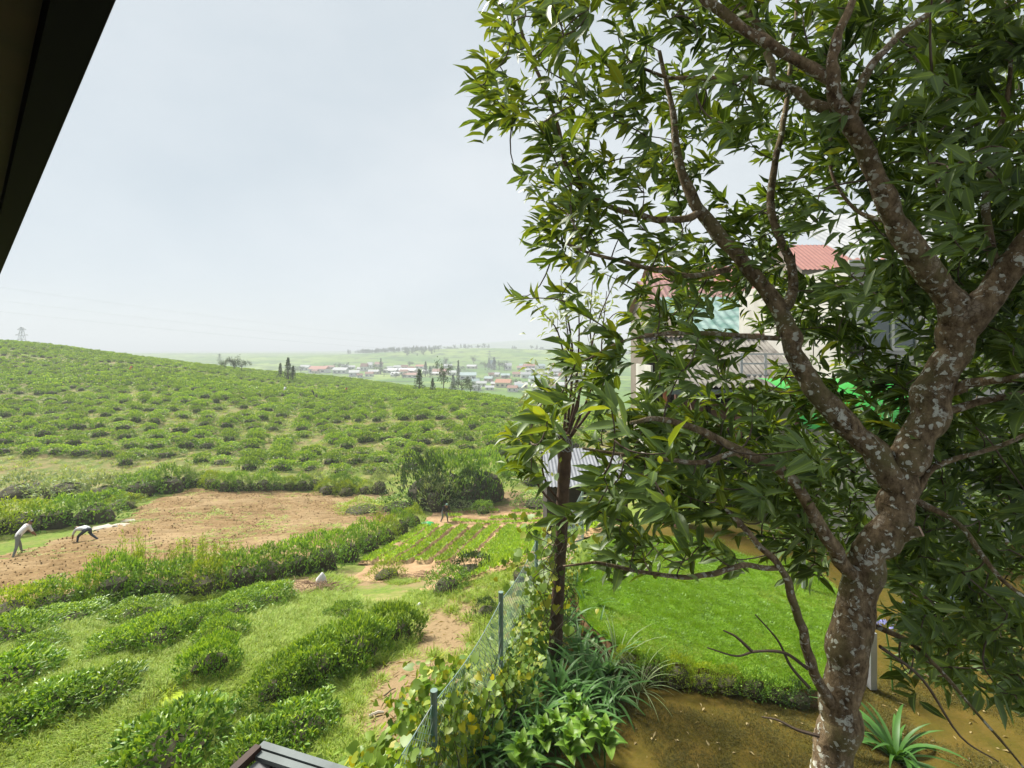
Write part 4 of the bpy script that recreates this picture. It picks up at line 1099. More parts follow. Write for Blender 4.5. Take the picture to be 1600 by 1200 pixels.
# ------------------------------------------------------------------ the big tree
def bark_mat():
    m, nt, out = new_mat("lichen_bark")
    tc = nt.nodes.new("ShaderNodeTexCoord"); vec = tc.outputs["Object"]
    mp = N_(nt, "ShaderNodeMapping"); mp.inputs["Scale"].default_value = (1, 1, .55); nt.links.new(vec, mp.inputs["Vector"])
    n1 = noise_(nt, 22, 6, .7, mp.outputs[0]); n2 = noise_(nt, 3.2, 4, .6, vec); n3 = noise_(nt, 70, 4, .7, vec); n4 = noise_(nt, 9, 4, .6, vec)
    c = mixc(nt, ramp(nt, n1, .35, .7), (0.050, 0.030, 0.014), (0.34, 0.25, 0.145))
    c = mixc(nt, ramp(nt, n2, .5, .66), c, (0.15, 0.13, 0.055))              # moss film
    c = mixc(nt, ramp(nt, n4, .58, .68), c, (0.30, 0.24, 0.17))
    wv = nt.nodes.new("ShaderNodeVectorMath"); wv.operation = 'MULTIPLY_ADD'
    nz = N_(nt, "ShaderNodeTexNoise", Scale=25.0, Detail=3.0); nt.links.new(vec, nz.inputs["Vector"])
    nt.links.new(nz.outputs["Color"], wv.inputs[0]); wv.inputs[1].default_value = (.05, .05, .05); nt.links.new(vec, wv.inputs[2])
    v1 = N_(nt, "ShaderNodeTexVoronoi", Scale=27.0); nt.links.new(wv.outputs[0], v1.inputs["Vector"])
    sv = nt.nodes.new("ShaderNodeSeparateColor"); nt.links.new(v1.outputs["Color"], sv.inputs[0])
    th = nt.nodes.new("ShaderNodeMath"); th.operation = 'MULTIPLY_ADD'; nt.links.new(sv.outputs[0], th.inputs[0]); th.inputs[1].default_value = .75; th.inputs[2].default_value = -.22
    lt = nt.nodes.new("ShaderNodeMath"); lt.operation = 'SUBTRACT'; nt.links.new(th.outputs[0], lt.inputs[0]); nt.links.new(v1.outputs["Distance"], lt.inputs[1])
    big = ramp(nt, lt.outputs[0], 0.0, .05)
    patch = nt.nodes.new("ShaderNodeMath"); patch.operation = 'MULTIPLY'; nt.links.new(big, patch.inputs[0]); nt.links.new(ramp(nt, n2, .36, .52), patch.inputs[1])
    n5 = noise_(nt, 15, 7, .65, wv.outputs[0], .8)
    irr = ramp(nt, n5, .585, .62)
    mxp = nt.nodes.new("ShaderNodeMath"); mxp.operation = 'MAXIMUM'; nt.links.new(patch.outputs[0], mxp.inputs[0]); nt.links.new(irr, mxp.inputs[1]); patch = mxp
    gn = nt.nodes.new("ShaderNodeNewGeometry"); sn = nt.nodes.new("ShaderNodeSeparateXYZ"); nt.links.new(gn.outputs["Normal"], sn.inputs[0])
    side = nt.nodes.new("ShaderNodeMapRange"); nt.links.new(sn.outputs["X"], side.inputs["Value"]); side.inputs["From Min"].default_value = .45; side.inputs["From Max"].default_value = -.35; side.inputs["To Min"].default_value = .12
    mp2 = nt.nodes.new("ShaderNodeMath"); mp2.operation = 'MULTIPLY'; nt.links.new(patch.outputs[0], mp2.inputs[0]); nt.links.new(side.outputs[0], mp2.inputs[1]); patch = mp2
    vc = N_(nt, "ShaderNodeTexVoronoi", Scale=34.0); vc.feature = 'DISTANCE_TO_EDGE'; nt.links.new(wv.outputs[0], vc.inputs["Vector"])
    crack = ramp(nt, vc.outputs["Distance"], .10, .0)
    ck = nt.nodes.new('ShaderNodeMath'); ck.operation = 'MULTIPLY'; nt.links.new(crack, ck.inputs[0]); nt.links.new(ramp(nt, n4, .42, .75), ck.inputs[1]); c = mixc(nt, ck.outputs[0], c, (0.05, 0.028, 0.016))
    lich = mixc(nt, n3, (0.46, 0.48, 0.40), (0.70, 0.70, 0.62))
    c = mixc(nt, patch.outputs[0], c, lich)
    p = N_(nt, "ShaderNodeBsdfPrincipled", Roughness=.9); p.inputs["Specular IOR Level"].default_value = .25
    nt.links.new(c, p.inputs["Base Color"])
    bp = N_(nt, "ShaderNodeBump", Strength=.8, Distance=.02); nt.links.new(n1, bp.inputs["Height"])
    b2 = N_(nt, "ShaderNodeBump", Strength=.4, Distance=.006); nt.links.new(patch.outputs[0], b2.inputs["Height"]); nt.links.new(bp.outputs[0], b2.inputs["Normal"])
    nt.links.new(b2.outputs[0], p.inputs["Normal"]); nt.links.new(p.outputs[0], out.inputs["Surface"]); return m
M['bark'] = bark_mat()
M['tree_twig'] = plain_mat("tree_twig", (0.075, 0.05, 0.035), (0.13, 0.10, 0.07), 8, .85)
M['cut_wood'] = plain_mat("cut_wood", (0.45, 0.25, 0.15), (0.55, 0.42, 0.32), 20, .8)

# limbs: (px, py, depth, width in px)
LIMBS = {
 'trunk': [(1262, 1560, 3.0, 100), (1280, 1350, 3.0, 90), (1297, 1200, 3.0, 88), (1310, 1110, 3.0, 88), (1328, 1000, 3.0, 84), (1348, 900, 3.0, 84), (1388, 825, 3.0, 78), (1405, 760, 3.0, 82), (1428, 690, 3.0, 86), (1470, 600, 2.95, 82), (1503, 520, 2.9, 84), (1560, 435, 2.8, 74), (1620, 370, 2.7, 66), (1700, 280, 2.6, 60), (1760, 120, 2.5, 50), (1800, -80, 2.5, 38)],
 'B': [(1400, 760, 3.0, 60), (1370, 712, 3.02, 56), (1310, 655, 3.08, 48), (1262, 595, 3.15, 43), (1238, 535, 3.2, 40), (1220, 488, 3.25, 37), (1172, 425, 3.32, 31), (1120, 362, 3.4, 27), (1088, 320, 3.45, 23), (1060, 250, 3.5, 16), (1050, 170, 3.55, 11), (1030, 80, 3.6, 8)],
 'B_left': [(1095, 335, 3.42, 16), (1050, 345, 3.4, 14), (990, 335, 3.38, 12), (930, 310, 3.38, 10), (888, 270, 3.4, 9), (872, 200, 3.42, 8), (842, 120, 3.45, 7), (815, 50, 3.5, 6), (805, -20, 3.5, 5)],
 'B_left2': [(1140, 420, 3.36, 12), (1080, 430, 3.2, 11), (1010, 418, 3.1, 9), (940, 400, 3.0, 7), (880, 380, 3.0, 5)],
 'B_left3': [(1215, 530, 3.22, 11), (1130, 522, 3.1, 9), (1060, 520, 3.0, 8), (985, 530, 2.95, 6), (920, 560, 2.9, 5)],
 'B_up': [(1222, 490, 3.25, 22), (1240, 440, 3.4, 20), (1228, 395, 3.5, 18), (1203, 330, 3.6, 17), (1210, 250, 3.7, 14), (1228, 170, 3.8, 11), (1240, 60, 3.9, 8), (1250, -40, 4.0, 6)],
 'C': [(1500, 520, 2.9, 72), (1478, 462, 2.9, 62), (1425, 388, 2.85, 54), (1380, 310, 2.8, 45), (1350, 230, 2.75, 39), (1315, 172, 2.7, 36), (1300, 120, 2.68, 26), (1308, 60, 2.66, 20), (1335, -10, 2.65, 16), (1360, -120, 2.6, 10)],
 'C_left': [(1308, 130, 2.7, 26), (1250, 100, 2.75, 24), (1185, 62, 2.8, 22), (1125, 15, 2.85, 20), (1070, -40, 2.9, 16), (1000, -120, 3.0, 10)],
 'C_left2': [(1320, 185, 2.72, 28), (1270, 160, 2.85, 23), (1210, 130, 3.0, 16), (1130, 122, 3.1, 11), (1050, 122, 3.2, 7), (990, 100, 3.3, 5)],
 'C_right': [(1330, 190, 2.72, 22), (1345, 130, 2.65, 20), (1395, 65, 2.6, 18), (1470, 8, 2.55, 15), (1550, -50, 2.5, 12), (1650, -120, 2.5, 8)],
 'C_mid': [(1210, 135, 2.98, 12), (1195, 60, 3.1, 16), (1150, -10, 3.2, 14), (1120, -100, 3.3, 8)],
 'C_out': [(1400, 350, 2.83, 12), (1340, 330, 3.0, 9), (1300, 270, 3.1, 7), (1298, 190, 3.2, 5)],
 'D': [(1345, 905, 3.0, 34), (1310, 865, 2.95, 30), (1275, 805, 2.88, 27), (1240, 752, 2.8, 25), (1205, 725, 2.75, 23), (1150, 700, 2.7, 19), (1095, 675, 2.65, 16), (1038, 655, 2.6, 12), (985, 660, 2.6, 7)],
 'D_left': [(1150, 706, 2.7, 12), (1100, 722, 2.68, 11), (1045, 718, 2.66, 9), (985, 712, 2.65, 7), (910, 700, 2.65, 5)],
 'E': [(1305, 1110, 2.98, 26), (1275, 1060, 2.92, 22), (1258, 1000, 2.9, 21), (1243, 945, 2.88, 18), (1225, 895, 2.85, 15), (1180, 845, 2.8, 13), (1140, 800, 2.8, 9), (1120, 780, 2.8, 6)],
 'E_left': [(1220, 888, 2.85, 12), (1150, 885, 2.8, 11), (1085, 902, 2.75, 10), (1010, 895, 2.7, 8), (935, 880, 2.7, 6), (880, 885, 2.7, 4)],
 'R1': [(1480, 610, 2.95, 26), (1530, 598, 2.8, 22), (1600, 590, 2.6, 20), (1700, 560, 2.4, 16)],
 'R2': [(1460, 650, 2.97, 22), (1520, 630, 2.9, 20), (1600, 615, 2.8, 18), (1700, 600, 2.7, 12)],
 'R3': [(1430, 775, 3.0, 18), (1455, 735, 2.95, 15), (1510, 712, 2.9, 12), (1580, 690, 2.8, 10), (1680, 640, 2.7, 8)],
 'R4': [(1360, 975, 3.0, 14), (1430, 1010, 2.8, 11), (1480, 1060, 2.6, 9), (1540, 1130, 2.4, 7), (1600, 1200, 2.3, 5)],
 'R5': [(1430, 780, 3.0, 16), (1500, 820, 2.8, 13), (1560, 900, 2.6, 10), (1640, 960, 2.5, 7)],
 'R6': [(1560, 440, 2.8, 24), (1540, 330, 2.9, 18), (1560, 220, 3.0, 13), (1580, 100, 3.1, 9), (1570, -30, 3.2, 6)],
}
LIMB_LABEL = {'trunk': "leaning main trunk mottled with pale lichen", 'B': "long crooked limb reaching up to the left"}
def build_tree():
    rg = np.random.default_rng(21)
    base = P(1250, 1560, 3.0); base.z = gz(base.x, base.y) - .1
    e = empty("big_tree", base, "large leaning broad-leaved tree with lichen-mottled trunk filling the right side", "tree")
    inv = Matrix.Translation(-base)
    nodes = []; rads = []
    for nm, pl in LIMBS.items():
        rows = [tuple(P(x, y, d)) + (w / 2 / F * d / math.sqrt(1 + ((x - CX) / F) ** 2) * (.76 if nm == 'trunk' else .84),) for x, y, d, w in pl]
        if nm == 'trunk': rows = [(base.x - .02, base.y, base.z, .27), (base.x, base.y, base.z + .25, .21)] + rows[1:] if rows[0][2] < base.z else [(base.x - .02, base.y, base.z, .27)] + rows
        big = nm in ('trunk', 'B', 'C'); sp = spline(rows, 22 if big else 9)
        r_ = np.maximum(sp[:, 3], .003)
        k = np.arange(len(sp))
        sm = np.stack([vnoise(k * (.12 if big else .3), k * 0 + 3 * q, 71 + len(nodes)) - .5 for q in range(4)], -1)
        jit = sp[:, :3] + sm[:, :3] * (r_[:, None] * (.45 if big else .8))
        mb = MB(); mb.tube(jit, list(r_ * (1 + .22 * sm[:, 3])), 30 if nm == 'trunk' else 18 if big else 8, wob=0 if big else .05)
        if big:                                              # knobs and furrows
            cen = np.repeat(jit, 30 if nm == 'trunk' else 18, 0)
            for q, v in enumerate(mb.v):
                v = Vector(v); n_ = (v - Vector(cen[q])); L_ = n_.length; n_ /= L_
                w_ = mnoise.noise(v * 7) * .10 + mnoise.noise(Vector((v.x * 30, v.y * 30, v.z * 12))) * .06 + mnoise.noise(v * 55) * .03
                mb.v[q] = tuple(v + n_ * (w_ * min(L_, .14)))
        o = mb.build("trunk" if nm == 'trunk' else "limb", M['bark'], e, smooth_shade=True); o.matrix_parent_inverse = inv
        if nm in LIMB_LABEL: o["label"] = LIMB_LABEL[nm]
        st = max(2, len(sp) - 60) if nm in ('trunk',) else (len(sp) // 3 if nm in ('B', 'C') else 3)
        nodes += [tuple(q) for q in sp[st:, :3]]; rads += list(r_[st:])
    # stub with a cut end
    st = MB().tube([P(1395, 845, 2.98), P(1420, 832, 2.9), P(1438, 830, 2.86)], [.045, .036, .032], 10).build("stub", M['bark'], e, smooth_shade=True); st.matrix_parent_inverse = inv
    ce = MB().tube([P(1438, 830, 2.86), P(1441, 829.6, 2.855)], [.031, .028], 10).build("cut_end", M['cut_wood'], st); 
    # bare dead twigs low on the trunk
    for pl in ([(1262, 1045), (1225, 1020), (1180, 1018), (1150, 1025), (1105, 1012)], [(1175, 1018), (1150, 995), (1130, 985)], [(1265, 1075), (1235, 1040), (1215, 1000), (1180, 960)], [(1280, 1150), (1245, 1140), (1215, 1125), (1190, 1120)], [(1375, 1010), (1440, 1060), (1500, 1150), (1560, 1190)]):
        q = spline([tuple(P(x, y, 2.85 + .04 * i)) for i, (x, y) in enumerate(pl)], 5)
        o = MB().tube(q, list(np.linspace(.011, .004, len(q))), 5).build("dead_twig", M['tree_twig'], e); o.matrix_parent_inverse = inv
    # clusters of leaves
    crown = [(790, -40), (742, 75), (745, 185), (800, 205), (825, 300), (865, 335), (815, 380), (803, 470), (845, 505), (905, 560), (835, 620), (795, 660), (797, 735), (850, 775), (880, 830), (885, 870), (960, 885), (1050, 890), (1180, 880), (1225, 910), (1290, 900), (1330, 830), (1380, 770), (1400, 900), (1385, 960), (1450, 1010), (1540, 1090), (1660, 1150), (2150, 1150), (2500, 500), (2400, -300), (1800, -650), (1300, -600), (950, -350)]
    holes = [(1190, 550, 90, 42, .85), (1120, 490, 40, 24, .7), (1335, 375, 45, 24, .95), (1400, 515, 45, 32, .85), (1150, 258, 40, 32, .95), (1310, 310, 42, 36, .95), (1040, 170, 28, 40, .6), (895, 470, 66, 58, .97), (1090, 620, 50, 28, .75), (1250, 655, 60, 30, .6),
             (980, 720, 40, 30, .6), (1240, 250, 30, 30, .6), (1460, 190, 40, 60, .45), (1560, 150, 60, 60, .4), (870, 130, 22, 60, .8), (1010, 60, 30, 30, .5), (1180, 840, 60, 50, .4), (1080, 960, 200, 40, .9), (960, 60, 25, 40, .7), (930, 610, 25, 60, .3), (790, 130, 20, 30, .4), (880, 790, 48, 150, .97), (850, 720, 40, 40, .5), (1560, 590, 50, 30, .5), (1070, 400, 50, 30, .5), (1010, 470, 30, 40, .4)]
    want_in, want_out = 1020, 1300
    C = []; cin = cout = 0
    keepout = [spline(LIMBS[k], 8) for k in ('trunk', 'B', 'C', 'D', 'E', 'C_left', 'E_left', 'B_up', 'R1', 'C_right')]
    while cin < want_in or cout < want_out:
        px = rg.uniform(740, 2500); py = rg.uniform(-650, 1150)
        if not in_poly(np.array([px]), np.array([py]), crown)[0]: continue
        inside = px < 1610 and py > -10
        if inside and cin >= want_in or (not inside and cout >= want_out): continue
        if any(((px - hx_) / a) ** 2 + ((py - hy_) / b) ** 2 < 1 and rg.uniform() < p for hx_, hy_, a, b, p in holes): continue
        t = (px - 740) / 860
        dmid = 3.35 - .55 * max(0, t - .35)
        d = dmid + rg.normal(0, .42)
        if abs(px - 1400) < 130 and 560 < py < 1150 or (1270 < px < 1480 and py > 480): d = max(d, 3.25 + rg.uniform(0, .8))   # keep the trunk in view
        if 1180 < px < 1330 and 480 < py < 700: d = max(d, 3.35)
        if py > 640 and px < 1230: d = rg.normal(2.95, .35)
        if px > 1430 and py > 640: d = rg.uniform(2.7, 4.6)
        for lp in keepout:                                  # leaves grow beside and behind the big limbs, not over them
            q = ((lp[:, 0] - px) ** 2 + (lp[:, 1] - py) ** 2); j = int(np.argmin(q))
            if q[j] < (lp[j, 3] * .5 + 34) ** 2 and rg.uniform() < .85: d = max(d, lp[j, 2] + .22 + rg.uniform(0, .4))
        d = min(max(d, 2.0), 4.8)
        C.append(tuple(P(px, py, d)))
        if inside: cin += 1
        else: cout += 1
    for x0, x1, y0, y1, k_, d0, d1 in ((1180, 1400, 560, 860, 70, 3.6, 4.9), (1000, 1200, 600, 780, 22, 3.3, 4.6), (1420, 1640, 330, 720, 80, 3.3, 4.8), (990, 1150, 370, 480, 14, 3.6, 4.6), (1420, 1640, 700, 1000, 60, 3.3, 4.8), (1440, 1640, 0, 330, 40, 3.0, 4.4), (1180, 1310, 410, 520, 22, 3.6, 4.6), (1260, 1640, -20, 300, 95, 3.0, 4.8), (1380, 1640, 300, 560, 75, 3.0, 4.8), (1400, 1640, 560, 1060, 110, 2.9, 4.8), (1150, 1330, 600, 800, 30, 3.5, 4.8)):
        for q in range(k_): C.append(tuple(P(rg.uniform(x0, x1), rg.uniform(y0, y1), rg.uniform(d0, d1))))
    C = np.array(C)
    # connect every cluster to the nearest branch or twig, near ones first
    NP = np.array(nodes); NR = np.array(rads)
    dist = np.sqrt(((C[:, None] - NP[None, ::3]) ** 2).sum(-1)).min(1)
    order = np.argsort(dist)
    pool = [NP]; poolR = [NR]
    allp = np.zeros((len(NP) + len(C) * 5, 3)); allp[:len(NP)] = NP; cnt = len(NP)
    tw = MB(); tips = np.zeros((len(C), 3)); cl_dir = np.zeros((len(C), 3))
    for i in order:
        c = C[i]
        dd = ((allp[:cnt] - c) ** 2).sum(1); j = int(np.argmin(dd)); p = allp[j]; L = math.sqrt(dd[j])
        v = c - p
        mid = p + v * .5 + rg.normal(0, .2, 3) * L + np.array([0, 0, -.06 * L])
        q = np.array([(1 - t) ** 2 * p + 2 * t * (1 - t) * mid + t * t * c for t in np.linspace(0, 1, 6)])
        r0 = min(.011, .004 + .006 * L)
        tw.tube(q, list(np.linspace(r0, .003, 6)), 5, cap=False)
        allp[cnt:cnt + 4] = q[2:]; cnt += 4
        cl_dir[i] = q[-1] - q[-2]; tips[i] = c
    o = tw.build("twigs", M['tree_twig'], e, kind="stuff", smooth_shade=True); o.matrix_parent_inverse = inv
    # leaves: spiral over the last centimetres of each twig, blown to the left by the wind
    pos = []; dr = []; no = []; LL = []; ti = []
    wind = np.array([-.75, -.05, .05])
    for i in range(len(C)):
        ax = unit((unit(cl_dir[i]) * .6 + wind * rg.uniform(.3, 1.0) + np.array([0, 0, .25]) + rg.normal(0, .35, 3))[None])[0]
        u = np.cross(ax, [0, 0, 1.0]); u = u / max(np.linalg.norm(u), 1e-6); w = np.cross(ax, u)
        n = rg.integers(9, 15); yng = rg.uniform() ** 1.7
        lit_l = float(np.interp(C[i][0] / C[i][1] * F + CX, [850, 1050, 1250], [1.5, .9, .12]))  # young-leaf yellow raised at left, cut at right: crown's lit side painted in
        for k in range(n):
            t = k / n; a = k * 2.4 + rg.uniform(-.5, .5)
            rd = u * math.cos(a) + w * math.sin(a)
            op = 1.25 - .75 * t
            d_ = ax * math.cos(op) + rd * math.sin(op) + wind * .8 + rg.normal(0, .26, 3) + np.array([0, 0, -.15])
            pos.append(tips[i] + ax * (.26 * t - .18) + rd * .004); dr.append(d_)
            no.append(ax * .75 + np.array([-.15, -.2, .55]) + rg.normal(0, .45, 3)); LL.append(rg.uniform(.09, .19) * (1.0 - .35 * (t > .8)))
            ti.append(min(1, lit_l * yng * (.2 + .8 * t) * rg.uniform(.3, 1.2)) if rg.uniform() > .02 else .95)
    pos = np.array(pos); dr = unit(np.array(dr)); no = np.array(no); LL = np.array(LL); ti = np.array(ti)
    W = LL * rg.uniform(.27, .42, len(LL))
    px = pos[:, 0] / pos[:, 1] * F + CX; py = HY - pos[:, 2] / pos[:, 1] * F
    score = LL / pos[:, 1] + ((px < 10) | (px > 1585) | (py < 10) | (py > 1180)) * -9
    key = np.argsort(-score); big, rest = key[:300], key[300:]
    lm = []
    for t in (0.0, .25, .6):
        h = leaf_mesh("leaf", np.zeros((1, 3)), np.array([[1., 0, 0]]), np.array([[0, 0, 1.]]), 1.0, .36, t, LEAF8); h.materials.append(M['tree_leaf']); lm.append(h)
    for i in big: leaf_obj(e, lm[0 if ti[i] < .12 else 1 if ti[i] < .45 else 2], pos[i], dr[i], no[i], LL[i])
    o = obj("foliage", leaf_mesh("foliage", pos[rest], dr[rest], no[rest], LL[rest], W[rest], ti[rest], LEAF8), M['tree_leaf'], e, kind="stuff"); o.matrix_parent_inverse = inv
build_tree()
# ------------------------------------------------------------------ the house the picture is taken from
U = Vector((-0.751, 0.660, 0)); NV = Vector((0.660, 0.751, 0)); E0 = Vector((-1.024, 1.232, 0.9))
def obox(mb, c, lu, ln, lz):
    """box aligned with the house: centre, length along the eave, across it, height"""
    vs = []
    for z in (-.5, .5):
        for a, b in ((-.5, -.5), (.5, -.5), (.5, .5), (-.5, .5)):
            vs.append(c + U * (a * lu) + NV * (b * ln) + Vector((0, 0, z * lz)))
    return mb.add(vs, [(0, 1, 2, 3), (7, 6, 5, 4), (4, 5, 1, 0), (5, 6, 2, 1), (6, 7, 3, 2), (7, 4, 0, 3)])
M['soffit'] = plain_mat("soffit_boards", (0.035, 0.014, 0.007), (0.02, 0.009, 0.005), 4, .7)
M['house_wall'] = plain_mat("house_wall", (0.20, 0.17, 0.14), (0.16, 0.135, 0.11), .7, .9)
M['roof_dark'] = plain_mat("dark_roof_sheet", (0.10, 0.05, 0.04), (0.07, 0.04, 0.035), 2, .6)
def own_house():
    e = empty("balcony_house", Vector((-3.0, -1.5, -5.0)), "dark timber eave of the house overhead at top left", "house")
    inv = Matrix.Translation(-e.location)
    def put(o): o.matrix_parent_inverse = inv; return o
    s0, s1 = -10.0, 11.0; sm = (s0 + s1) / 2; L = s1 - s0
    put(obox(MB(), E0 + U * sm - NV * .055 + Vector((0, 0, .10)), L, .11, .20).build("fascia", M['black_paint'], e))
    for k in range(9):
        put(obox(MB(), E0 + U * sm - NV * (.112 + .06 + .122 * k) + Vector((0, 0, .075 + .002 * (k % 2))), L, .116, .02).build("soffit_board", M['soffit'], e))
    put(obox(MB(), E0 + U * sm - NV * (1.0 + .12) + Vector((0, 0, -3.0)), L - .6, .24, 6.1).build("wall", M['house_wall'], e))
    rf = MB(); a = E0 + U * s0 + NV * .06 + Vector((0, 0, .21)); b = E0 + U * s1 + NV * .06 + Vector((0, 0, .21)); up = -NV * 5.2 + Vector((0, 0, 2.6)); th = Vector((0, 0, .05))
    rf.add([a, b, b + up, a + up, a + th, b + th, b + up + th, a + up + th], [(3, 2, 1, 0), (4, 5, 6, 7), (0, 1, 5, 4), (1, 2, 6, 5), (2, 3, 7, 6), (3, 0, 4, 7)])
    put(rf.build("roof", M['roof_dark'], e))
    put(obox(MB(), E0 + U * sm - NV * 5.2 + Vector((0, 0, -1.7)), L - .6, .24, 8.6).build("wall", M['house_wall'], e))
    # porch roof just below the balcony
    c = P(413, 1170, 3.2); A = Vector((.95, -.30, 0)).normalized(); B = Vector((-.32, -.95, .02)).normalized()
    M['porch_sheet'] = plain_mat("painted_roof_sheet", (0.15, 0.18, 0.18), (0.10, 0.12, 0.12), 5, .6, spec=.3)
    M['porch_grey'] = plain_mat("roof_felt", (0.16, 0.16, 0.17), (0.22, 0.22, 0.22), 6, .8)
    r = empty("porch_roof", c, "corner of a pale metal porch roof at the bottom edge", "roof")
    iv = Matrix.Translation(-c)
    sl = MB(); p0 = c + A * .02 + B * .02; rows = []
    for j in (0, 2.6):
        rows.append([p0 + A * (1.9 * i / 48) + B * j + Vector((0, 0, .012 * math.cos(i * math.pi / 3) - .02)) for i in range(49)])
    sl.quadstrip(rows); o = sl.build("roof_sheet", M['porch_grey'], r); o.matrix_parent_inverse = iv
    for k, off in enumerate((0, .055)):
        fl = MB().bar(c + A * (-.03) + B * off + Vector((0, 0, .012 - .012 * k)), c + A * 1.9 + B * off + Vector((0, 0, .012 - .012 * k)), .05, .03); o = fl.build("edge_flashing", M['porch_sheet'], r); o.matrix_parent_inverse = iv
    o = MB().bar(c + B * .03 + A * -.02 + Vector((0, 0, .02)), c + B * 2.6 + A * -.02 + Vector((0, 0, .02)), .05, .05).build("end_flashing", M['soffit'], r); o.matrix_parent_inverse = iv
    o = MB().bar(c + A * .1 + B * .1 + Vector((0, 0, -.03)), c + A * .1 + B * .1 + Vector((0, 0, -3.2)), .09).build("post", M['soffit'], r); o.matrix_parent_inverse = iv
own_house()

# ------------------------------------------------------------------ buildings beyond the lawn
M['asbestos'] = plain_mat("weathered_corrugated_sheet", (0.11, 0.10, 0.09), (0.26, 0.245, 0.22), 2.5, .9, lo=.3, hi=.7)
M['brown_trim'] = plain_mat("brown_trim", (0.22, 0.12, 0.09), (0.17, 0.09, 0.07), 3, .7)
M['green_roof'] = plain_mat("green_roof_sheet", (0.10, 0.20, 0.17), (0.30, 0.40, 0.37), 1.5, .5)
M['red_roof'] = plain_mat("red_roof_sheet", (0.40, 0.19, 0.155), (0.34, 0.155, 0.13), 2, .6)
M['maroon_roof'] = plain_mat("maroon_roof_sheet", (0.24, 0.12, 0.11), (0.30, 0.17, 0.15), 2, .6)
M['grey_roof'] = plain_mat("grey_roof_sheet", (0.40, 0.41, 0.42), (0.30, 0.31, 0.32), 2, .6)
M['tin'] = plain_mat("tin_sheet", (0.20, 0.215, 0.24), (0.14, 0.15, 0.17), 2, .7)
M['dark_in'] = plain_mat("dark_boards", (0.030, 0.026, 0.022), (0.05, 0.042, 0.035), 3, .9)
M['orange_post'] = plain_mat("orange_post", (0.45, 0.16, 0.07), (0.36, 0.13, 0.06), 5, .7)
M['awning'] = plain_mat("green_awning", (0.03, 0.36, 0.05), (0.05, 0.28, 0.05), 4, .5)
M['bamboo'] = plain_mat("bamboo", (0.42, 0.34, 0.20), (0.52, 0.44, 0.28), 5, .7)

def sheet_roof(parent, inv, x0, x1, y0, z0, y1, z1, mat, waves=6, w=1.0, amp=.03, name="roof_sheet"):
    """corrugated sheets, each a part, from eave (y0,z0) to ridge (y1,z1)"""
    n = max(1, int(round((x1 - x0) / w))); w = (x1 - x0) / n
    for k in range(n):
        rows = []
        for t in (0, .5, 1):
            rows.append([(x0 + w * (k + i / (waves * 6)) * 1.0, y0 + (y1 - y0) * t, z0 + (z1 - z0) * t + amp * math.cos(i * math.pi / 3) + .012 * (k % 2)) for i in range(waves * 6 + 1)])
        o = MB().quadstrip(rows).build(name, mat, parent, smooth_shade=True); o.matrix_parent_inverse = inv

def window(parent, inv, x0, x1, z0, z1, y, mull=1):
    f = MB(); t = .07
    f.box(((x0 + x1) / 2, y - .03, z0 + t / 2), (x1 - x0, .08, t)); f.box(((x0 + x1) / 2, y - .03, z1 - t / 2), (x1 - x0, .08, t))
    for i in range(mull + 2):
        x = x0 + t / 2 + (x1 - x0 - t) * i / (mull + 1); f.box((x, y - .032, (z0 + z1) / 2), (t, .08, z1 - z0 - 2 * t))
    w = f.build("window", M['white_paint'], parent); w.matrix_parent_inverse = inv
    for i in range(mull + 1):
        a = x0 + t + (x1 - x0 - t) * i / (mull + 1) + .004; b = x0 + (x1 - x0 - t) * (i + 1) / (mull + 1) - .004
        o = MB().box(((a + b) / 2, y - .012, (z0 + z1) / 2), (b - a, .02, z1 - z0 - 2 * t - .008)).build("pane", M['glass'], w)

def wallbox(parent, inv, c, s, mat, name="wall"):
    o = MB().box(c, s).build(name, mat, parent); o.matrix_parent_inverse = inv; return o

def annex():
    b = Vector((7.4, 15, -5.3)); e = empty("open_shed", b, "open shed with weathered corrugated roof beyond the lawn", "shed"); inv = Matrix.Translation(-b)
    sheet_roof(e, inv, 4.6, 10.6, 13.9, -1.12, 16.8, .42, M['asbestos'])
    for x in (4.9, 6.7, 8.5, 10.3): wallbox(e, inv, (x, 14.15, -3.25), (.14, .14, 4.1), M['brown_trim'], "post")
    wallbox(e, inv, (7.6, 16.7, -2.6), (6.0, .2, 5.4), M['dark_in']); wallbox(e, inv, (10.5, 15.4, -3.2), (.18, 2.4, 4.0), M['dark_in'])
    wallbox(e, inv, (7.6, 13.92, -1.26), (6.05, .06, .14), M['porch_sheet'], "gutter"); wallbox(e, inv, (7.6, 16.9, .50), (6.2, .5, .08), M['brown_trim'], "ridge_cap")
    wallbox(e, inv, (4.55, 14.2, -3.2), (.10, .10, 4.2), M['orange_post'], "post"); wallbox(e, inv, (4.2, 15.2, -2.4), (.06, 1.7, 3.8), M['white_paint'], "side_panel")
    for k in range(4): wallbox(e, inv, (6.2 + .9 * k, 16.3, -2.2 - .1 * (k % 2)), (.7, .3, .9), M['brown_trim'], "shelf_box")
    r = empty("metal_frame", Vector((8.2, 14.5, -.85)), "grey metal rail frame standing on the shed roof", "rail frame"); iv = Matrix.Translation(-r.location)
    for z in (-.16, -.45, -.80): wallbox(r, iv, (8.2, 14.5, z), (2.5, .04, .05), M['steel'], "rail")
    for x in (6.97, 7.7, 8.6, 9.43): wallbox(r, iv, (x, 14.5, -.5), (.07, .05, .74), M['steel'], "upright")
annex()
